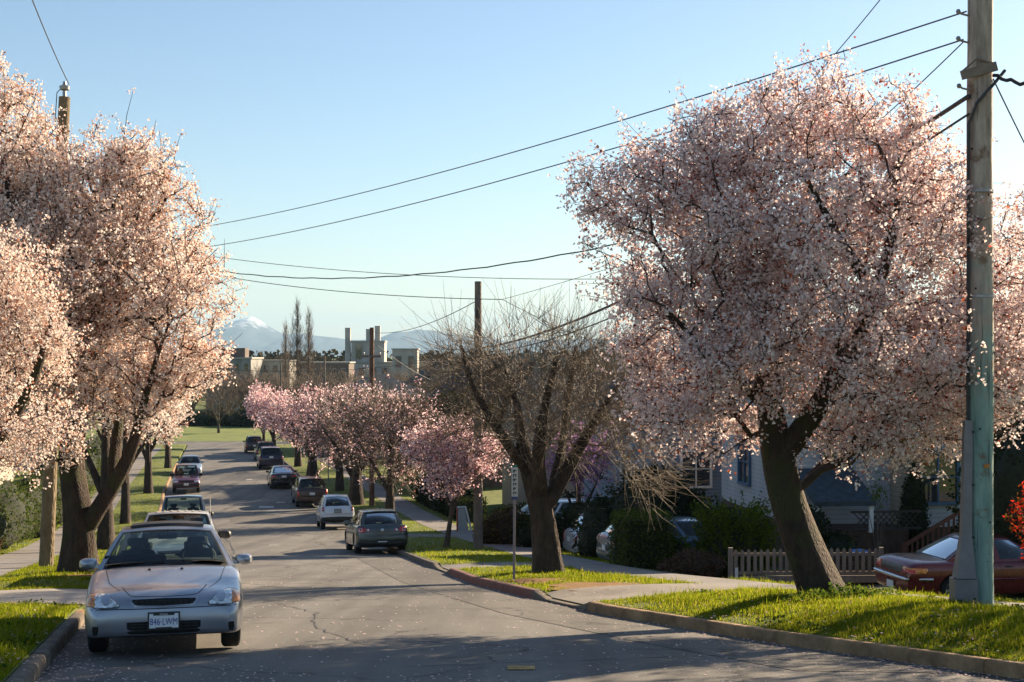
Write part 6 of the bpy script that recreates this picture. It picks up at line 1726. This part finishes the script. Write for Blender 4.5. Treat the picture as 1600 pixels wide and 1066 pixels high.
# picket fence
fb = on(4.95, 32.2); fn = empty('picket_fence', (fb[0], fb[1], fb[2] - .02), 'low weathered picket fence behind the leaning plum tree', 'fence', None, R_(1.5))
m = MB(); m.box((0, 0, .38), (.10, .10, .80)); m.build('post', FENCE_W, fn)
m = MB(); m.box((.13, 0, .16), (.07, .07, .34)); m.build('post', WHITE, fn)
for xx in (1.75, 3.45): 
    m = MB(); m.box((xx, .05, .38), (.09, .08, .78)); m.build('post', FENCE_W, fn)
for z in (.20, .62):
    m = MB(); m.box((1.75, .03, z), (3.5, .035, .07)); m.build('rail', FENCE_W, fn)
rnd = random.Random(4)
for k in range(24):
    x = .12 + k * .145; h = .76 + rnd.uniform(-.02, .02); w = .078
    m = MB(); v = [(x-w/2, -.02, .24), (x+w/2, -.02, .24), (x+w/2, -.02, h-.05), (x, -.02, h), (x-w/2, -.02, h-.05)]
    m.raw(v + [(p[0], p[1] + .02, p[2]) for p in v], [(4,3,2,1,0), (5,6,7,8,9), (0,1,6,5), (1,2,7,6), (2,3,8,7), (3,4,9,8), (4,0,5,9)])
    m.build('picket', FENCE_W, fn)
m = MB(); m.box((1.75, .02, .06), (3.4, .05, .16)); m.build('kick_board', FENCE_W, fn)
# garden oddments
bx_ = pxo(1352, 37, .25); m = MB(); P = [[(-.35 + .7 * u, .25 * v, .10 * math.sin(3 * u) - .16 * u + .05 * v) for u in np.linspace(0, 1, 8)] for v in np.linspace(0, 1, 4)]
m.grid(np.array(P)); m.grid(np.array(P) + [0, 0, -.03]); o = m.build('tarpaulin', mat('tarp_blue', (.05, .16, .42), .5, var=.15, scale=6), smooth=True, loc=(bx_[0], bx_[1], bx_[2] + .45)); tag(o, 'small folded blue tarpaulin lying over the lavender mound', 'tarpaulin')
ab = pxo(724, 61); af = empty('sandwich_board', ab, 'white leaning board with a red upright beside the far pavement', 'sign board', None, R_(20))
m = MB(); m.box((-.28, 0, .52), (.05, .06, 1.04)); m.build('upright', mat('board_red', (.32, .05, .05), .6, var=.1), af)
m = MB(); m.raw([(-.25, 0, .05), (.24, 0, .05), (.06, 0, 1.0), (-.25, 0, 1.0), (-.25, .02, .05), (.24, .02, .05), (.06, .02, 1.0), (-.25, .02, 1.0)], [(0,1,2,3),(7,6,5,4),(0,4,5,1),(1,5,6,2),(2,6,7,3),(3,7,4,0)]); m.build('panel', mat('board_grey', (.34, .37, .36), .5, var=.15), af)
m = MB(); m.bar((.08, -.02, 1.08), (.36, -.02, 0), .07, .06); m.bar((-.28, -.02, 1.06), (.1, -.02, 1.06), .06, .06); m.build('leg', WHITE, af)

# vehicles standing off the street
def blue_x(K): rear_std(K, [[(-.83, .84), (-.82, 1.02), (-.70, 1.03), (-.62, .96), (-.66, .84)]], .72, bump=[(-.86, .62), (0, .64), (.86, .62), (.86, .40), (0, .38), (-.86, .40)], bmat=K['S']['paint'], white=[(-.78, .86), (-.78, .92), (-.68, .92), (-.68, .86)])
BLUE = dict(WAG, H=1.52, paint=paint('blue_silver_paint', (.06, .10, .16), .5, .28), extras=blue_x, glass=GLASS_TINT, glass_rear=GLASS_TINT)
c = on(4.85, 40.6); make_car(BLUE, 'steel blue vehicle tail first in the driveway, mostly hidden by the square hedge', None, (c[0], c[1], c[2] + .02), R_(103), 0, cat='SUV')
c = on(4.2, 49.2); make_car(dict(WAG, paint=paint('white_van_paint', (.45, .47, .49), .1, .3)), 'pale vehicle just showing its tail left of the dark evergreen mass', None, (c[0], c[1], c[2] + .02), R_(103), 0, cat='car')
def vanf_x(K): front_std(K, .66, .80, .45, .84)
c = on(1.45, 58.4); make_car(dict(VAN, paint=paint('silver_van_paint', (.40, .43, .47), .6, .28), extras=vanf_x, glass=GLASS, glass_rear=GLASS), 'silver van nosing out of a driveway behind the grey pole', None, (c[0], c[1], c[2] + .02), R_(-80), 0, cat='van')

# ================================================================ BEYOND THE STREET
park = MB()
xs = np.linspace(-75, 40, 40); yy = np.linspace(170, 216, 16)
park.grid(np.array([[(x, y, float(G(y)) - .06 + .25 * math.sin(x * .11 + 1) * math.sin((y - 170) / 46 * PI) ** 2 + (y - 170) * .012) for x in xs] for y in yy]))
tag(park.build('park_lawn', mat('park_grass', (.070, .115, .012), .95, scale=.35, col2=(.15, .18, .02), bump=.4, bscale=12), smooth=True), kind='structure')
for i in range(5):
    x = -47 + i * 5.2; shrub('shrub', ['dark', 'broad dark', 'low dark', 'rounded dark', 'ragged dark'][i] + ' evergreen bush number one of the row backing the park lawn'.replace('number one ', ''), 'shrub', (x, 203 + (i % 2) * 2, float(G(203)) + .25), [((0, 0, 1.2), (3.2, 1.6, 1.5 + .3 * (i % 3))), ((2.5, .4, .9), (2.4, 1.4, 1.3)), ((-2.4, .2, 1.0), (2.2, 1.4, 1.2))], 2200, .32, LEAF_DARK, CORE, 80 + i, group='bushes backing the park lawn')
def bare_proto(seed, H, R, label, upright=False, n=420, tip=.013):
    if upright:
        limbs = [([(0, 0, 0), (.1, 0, H * .3), (0, .1, H * .65), (.05, 0, H * .97)], .30, .05)]
        blobs = [((0, 0, H * f), (R * q, R * q, H * .13)) for f, q in ((.28, .7), (.42, 1.0), (.56, 1.0), (.70, .85), (.84, .6), (.94, .35))]
        shoots = (1500, .7, 1.7, 1.6); alpha = .15
    else:
        limbs = [([(0, 0, 0), (.1, 0, H * .3), (0, .1, H * .7)], .32, .08)] + [([(0, 0, H * .25), (math.cos(a) * R * .4, math.sin(a) * R * .4, H * .5), (math.cos(a) * R * .7, math.sin(a) * R * .7, H * .68)], .18, .05) for a in (0.3, 2.2, 4.4)]
        blobs = [((0, 0, H * .7), (R, R, H * .30)), ((R * .5, 0, H * .55), (R * .6, R * .6, H * .22)), ((-R * .5, R * .2, H * .6), (R * .6, R * .6, H * .24))]
        shoots = (1500, .6, 1.5, .5); alpha = .35
    return make_tree('poplar' if upright else 'bare_tree', label, 'tree', (0, 0, 0), limbs, blobs, n, None, seed=seed, barkm=BARK_GREY, twigm=mat('far_twig', (.13, .095, .072), .85, var=.2, scale=2), step=.6, tip=tip, bloom_r=.06, sides=8, shoots=shoots, alpha=alpha)
def clone(o, loc, rz, s, label, group=None):
    c = o.copy(); COL.objects.link(c); c.location = loc; c.rotation_euler = (0, 0, rz); c.scale = (s[0], s[0], s[1]); c['label'] = label
    if group: c['group'] = group
    for ch in list(o.children):
        d = ch.copy(); COL.objects.link(d); d.parent = c
    return c
def far(px, y): return ((px - 800) / F * y, y, float(G(min(y, 399))) - .1)
POP = bare_proto(91, 20.0, 1.25, 'tallest bare poplar rising left of the chimneys', True)
POP.location = far(464, 245); POP['group'] = 'bare poplars before the mountains'
clone(POP, far(483, 248), 1.5, (.9, .93), 'slim bare poplar right of the tallest one', 'bare poplars before the mountains')
clone(POP, far(447, 250), 2.7, (.9, .82), 'shortest bare poplar left of the tallest one', 'bare poplars before the mountains')
BT = bare_proto(92, 9.0, 4.6, 'spreading bare tree left of the poplars')
BT.location = far(415, 236); BT['group'] = 'bare trees beyond the park'
for i, (px, y, s, z, lb) in enumerate([(378, 230, .9, .95, 'bare tree before the grey building at the end of the street'), (500, 240, 1.0, .95, 'bare tree right of the poplars'), (545, 255, 1.0, .9, 'bare tree below the chimneys'), (342, 188, .62, .72, 'small bare tree standing on the park lawn'), (440, 226, 1.0, .9, 'bare tree just left of the poplar trunks'),
                                    (655, 150, .8, .95, 'bare tree over the dark gable roof'), (720, 118, .9, 1.0, 'bare tree behind the grey pole'), (690, 190, 1.2, 1.1, 'bare tree far behind the grey pole'), (360, 222, .9, .9, 'bare tree over the left edge of the park bushes'), (395, 221, 1.0, .85, 'bare tree over the middle of the park bushes'), (470, 222, 1.1, .8, 'bare tree in front of the poplars'), (525, 228, 1.1, .85, 'bare tree in front of the brown building'), (590, 215, 1.1, .9, 'bare tree below the right hand chimneys'), (625, 175, 1.0, .9, 'bare tree beside the blue hipped roof'), (980, 90, .9, 1.1, 'bare tree behind the blue grey house'), (300, 215, 1.1, 1.1, 'bare tree left of the grey building')]):
    clone(BT, far(px, y), i * 1.3, (s, z), lb, 'bare trees beyond the park')
# evergreen behind the bare tree
shrub('evergreen_tree', 'dark olive evergreen between the pink tree and the bare tree', 'tree', far(690, 92), [((0, 0, 3.0), (2.6, 2.4, 3.0)), ((1.8, .5, 3.6), (2.2, 2.0, 2.6)), ((-1.4, 0, 2.4), (1.8, 1.6, 2.2)), ((.6, 0, 5.2), (1.5, 1.5, 1.4))], 9000, .20, petal_mat('leaf_olive', [(0, (.030, .034, .012)), (.6, (.05, .052, .02)), (1, (.09, .085, .03))], .3), CORE, 95)
for i, (px, y, s) in enumerate(((800, 105, 1.2), (1120, 75, 1.3), (1330, 70, 1.4), (1560, 60, 1.3), (1000, 130, 1.5))):
    shrub('evergreen_tree', ['dark evergreen behind the bare tree crown', 'dark evergreen between blue grey house and big plum', 'dark evergreen rising behind the white house', 'dark evergreen behind the right edge of the plum crown', 'far dark evergreen beyond the bare tree'][i], 'tree', far(px, y), [((0, 0, 2.6 * s), (2.4 * s, 2.0 * s, 2.7 * s)), ((1.6 * s, .3, 2.2 * s), (1.7 * s, 1.6 * s, 2.2 * s)), ((-1.3 * s, 0, 3.3 * s), (1.5 * s, 1.4 * s, 2.0 * s))], 5000, .24, LEAF_DARK, CORE, 100 + i)

# buildings at the end of the street
WALL_G = mat('far_grey_wall', (.24, .235, .23), .9, var=.3, scale=.3); WALL_P = mat('far_pale_wall', (.40, .375, .34), .9, var=.2, scale=.3); BRICK_D = mat('far_brown_wall', (.13, .10, .085), .9, var=.2, scale=.4)
def block(px0, px1, y, top_py, d, mt, label, floors=2, cat='building', extra=None, name='building', wn=6, parapet=True):
    x0, x1 = (px0 - 800) / F * y, (px1 - 800) / F * y; g = float(G(min(y, 399))); H = EYE - (top_py - 555) / F * y - g
    root = empty(name, (x0, y, g - .2), label, cat); w = x1 - x0
    m = MB(); m.box((w/2, d/2, H/2), (w, d, H)); m.build('wall', mt, root)
    if parapet: m = MB(); m.box((w/2, d/2, H + .12), (w + .5, d + .5, .28)); m.build('parapet', mat('far_trim', (.34, .33, .31), .9, var=.1, scale=.5), root)
    for f in range(floors):
        for k in range(wn):
            m = MB(); u = (k + .5) / wn * w; z = H * (f + .55) / floors
            m.box((u, -.06, z), (w / wn * .5, .14, H / floors * .45)); fr = m.build('window', MATS['far_trim'], root); m = MB(); m.box((u, -.14, z), (w / wn * .5 - .2, .04, H / floors * .45 - .2)); m.build('pane', PANE, fr)
    if extra: extra(root, w, d, H)
    return root
def left_x(root, w, d, H):
    m = MB(); m.box((w * .55, d * .4, H + 1.0), (4.2, 4, 2.0)); m.build('roof_hut', BRICK_D, root)
block(322, 392, 262, 559, 12, WALL_G, 'grey flat roofed building at the far left end of the street', 3, extra=left_x, wn=5)
block(394, 452, 275, 563, 10, WALL_P, 'pale building between the bare trees at the end of the street', 3, wn=4)
block(452, 545, 290, 566, 10, BRICK_D, 'brown building behind the poplar trunks', 2, wn=6)
def chim_x(root, w, d, H):
    s = 330 / F
    m = MB(); m.box((w * .30, 4, H + 2.4), (52 * s, 6, 5.0)); tw = m.build('tower', WALL_P, root)
    m = MB(); m.box((w * .30, 4, H + 5.0), (54 * s, 6.4, .4)); m.build('tower_roof', MATS['far_trim'], root)
    m = MB(); m.box((w * .30 - 14 * s, .9, H + 2.6), (9 * s, .3, 3.2)); m.build('window', PANE, root)
    for px, top in ((541, 513), (574, 515), (588, 510)):
        x = (px - 800) / F * 330 - root.location.x; zt = EYE - (top - 555) / F * 330 - root.location.z
        m = MB(); m.box((x, 3.4, (zt + H) / 2), (8.2 * s, 8.2 * s, zt - H)); m.box((x, 3.4, zt + .08), (8.8 * s, 8.8 * s, .16)); m.build('chimney', WALL_P, root)
block(520, 700, 330, 566, 16, WALL_P, 'pale building with three square chimneys on the skyline', 2, extra=chim_x, wn=10)
block(613, 652, 322, 545, 6, WALL_P, 'small pale rooftop block right of the three chimneys', 2, wn=2)
for i, (px0, px1, y, t) in enumerate(((700, 790, 300, 556), (800, 900, 260, 552), (920, 1010, 240, 548))):
    block(px0, px1, y, t, 10, (BRICK_D, WALL_G, WALL_P)[i], ['brown building far behind the grey pole', 'grey building far behind the bare tree', 'pale building far behind the big plum tree'][i], 2, wn=5)
# woodland that closes the view
rg = np.random.default_rng(200); C = []
n = 2200; px = rg.uniform(-900, 2600, n); y = rg.uniform(355, 520, n)
for a, b_ in zip(px, y):
    x = (a - 800) / F * b_; h = rg.uniform(9.0, 12.6); k = 26
    C.append(np.stack([x + rg.normal(size=k) * 2.6, b_ + rg.normal(size=k) * 2, -9.4 + rg.random(k) ** .8 * h], 1))
C = np.concatenate(C); V, f = quads(C, np.full(len(C), 1.5), rg)
tag(add('distant_wood', np_mesh('distant_wood', V, f), petal_mat('leaf_far', [(0, (.03, .028, .018)), (.6, (.05, .045, .028)), (1, (.08, .07, .045))], .2)), 'brown green distant woodland on the horizon', 'woodland', kind='stuff')
# mountains across the water
def mountains():
    D = 12000.0
    prof = [(-900, 538), (-500, 530), (-200, 536), (0, 528), (200, 535), (310, 528), (340, 512), (362, 503), (380, 499), (395, 496), (410, 502), (428, 513), (445, 521), (480, 522), (510, 526), (545, 531), (580, 532), (598, 527), (612, 522), (630, 518), (655, 514), (680, 517), (720, 523), (800, 534), (950, 528), (1100, 536), (1300, 530), (1600, 537), (2200, 530)]
    xs = np.linspace(-900, 2200, 700); h = np.interp(xs, [p[0] for p in prof], [(555 - p[1]) / F * D for p in prof])
    rg = np.random.default_rng(7)
    rough = sum(np.interp(xs, np.linspace(-900, 2200, k), rg.normal(size=k)) * a for k, a in ((120, 4.0), (300, 2.4), (600, 1.2)))
    rows = []
    for j, t in enumerate(np.linspace(-1, 1, 25)):
        d = D + t * 1500; q = (1 - abs(t)) ** .8
        jit = sum(np.interp(xs, np.linspace(-900, 2200, k), rg.normal(size=k)) * a for k, a in ((90, 9), (250, 6), (600, 2.5))) * (0 if j == 12 else 1) * min(1, q * 2)
        z = -9 + (h + 9 + rough) * q + jit * (q > 0)
        rows.append(np.stack([(xs - 800) / F * D, np.full_like(xs, d), np.maximum(z, -9.2)], 1))
    m, nt, b = nodes_of('mountain'); L = nt.links
    tc = nt.nodes.new('ShaderNodeTexCoord'); sp = nt.nodes.new('ShaderNodeSeparateXYZ'); L.new(tc.outputs['Object'], sp.inputs[0])
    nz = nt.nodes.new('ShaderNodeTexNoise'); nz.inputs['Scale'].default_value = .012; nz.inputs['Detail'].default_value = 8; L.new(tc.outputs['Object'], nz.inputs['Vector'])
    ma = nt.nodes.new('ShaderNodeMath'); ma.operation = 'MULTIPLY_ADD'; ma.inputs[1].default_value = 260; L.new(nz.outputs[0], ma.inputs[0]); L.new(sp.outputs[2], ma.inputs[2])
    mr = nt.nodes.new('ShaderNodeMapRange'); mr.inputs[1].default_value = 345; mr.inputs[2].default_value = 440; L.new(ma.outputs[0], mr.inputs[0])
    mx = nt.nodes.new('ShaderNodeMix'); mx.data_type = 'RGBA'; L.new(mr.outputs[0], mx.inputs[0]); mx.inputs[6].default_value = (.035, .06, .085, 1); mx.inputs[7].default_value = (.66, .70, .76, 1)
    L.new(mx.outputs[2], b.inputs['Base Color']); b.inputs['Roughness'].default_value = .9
    me = MB(); me.grid(np.array(rows)); tag(me.build('mountains', m, smooth=True), kind='structure')
mountains()

# an unseen neighbour of the big plum, just beyond the right edge, whose shade crosses the road
b = (12.0, 22.6, gz(12.0, 22.6))
make_tree('plum_tree', 'blossoming plum tree just outside the right edge, shading the lower road', 'tree', b, [([b, (11.9, 22.5, b[2] + 2), (11.8, 22.4, b[2] + 5)], .28, .1), ([(11.9, 22.5, b[2] + 1.8), (13.3, 23, b[2] + 4.5)], .14, .05), ([(11.9, 22.5, b[2] + 1.8), (10.4, 22, b[2] + 4.2)], .14, .05)],
          [((12.2, 22.5, b[2] + 5.4), (2.8, 2.8, 2.4)), ((13.6, 23, b[2] + 4.8), (2.0, 2.0, 1.7)), ((11.0, 22, b[2] + 4.6), (1.9, 2.0, 1.7))], 700, BLOSSOM, 9, .08, .16, 77, step=.35, tip=.008, bloom_r=.03)

# ---- the air
hz_ = MB(); hz_.box((0, 8000, 215), (34000, 19000, 460))
hm = bpy.data.materials.new('haze'); hm.use_nodes = True; nt = hm.node_tree; nt.nodes.clear()
out = nt.nodes.new('ShaderNodeOutputMaterial'); pv = nt.nodes.new('ShaderNodeVolumePrincipled')
pv.inputs['Color'].default_value = (.45, .72, 1.0, 1); pv.inputs['Density'].default_value = 6.5e-5; pv.inputs['Anisotropy'].default_value = .0
nt.links.new(pv.outputs[0], out.inputs['Volume'])
hz = hz_.build('haze', hm); tag(hz, 'pale blue air haze over the whole view', 'haze', kind='stuff')
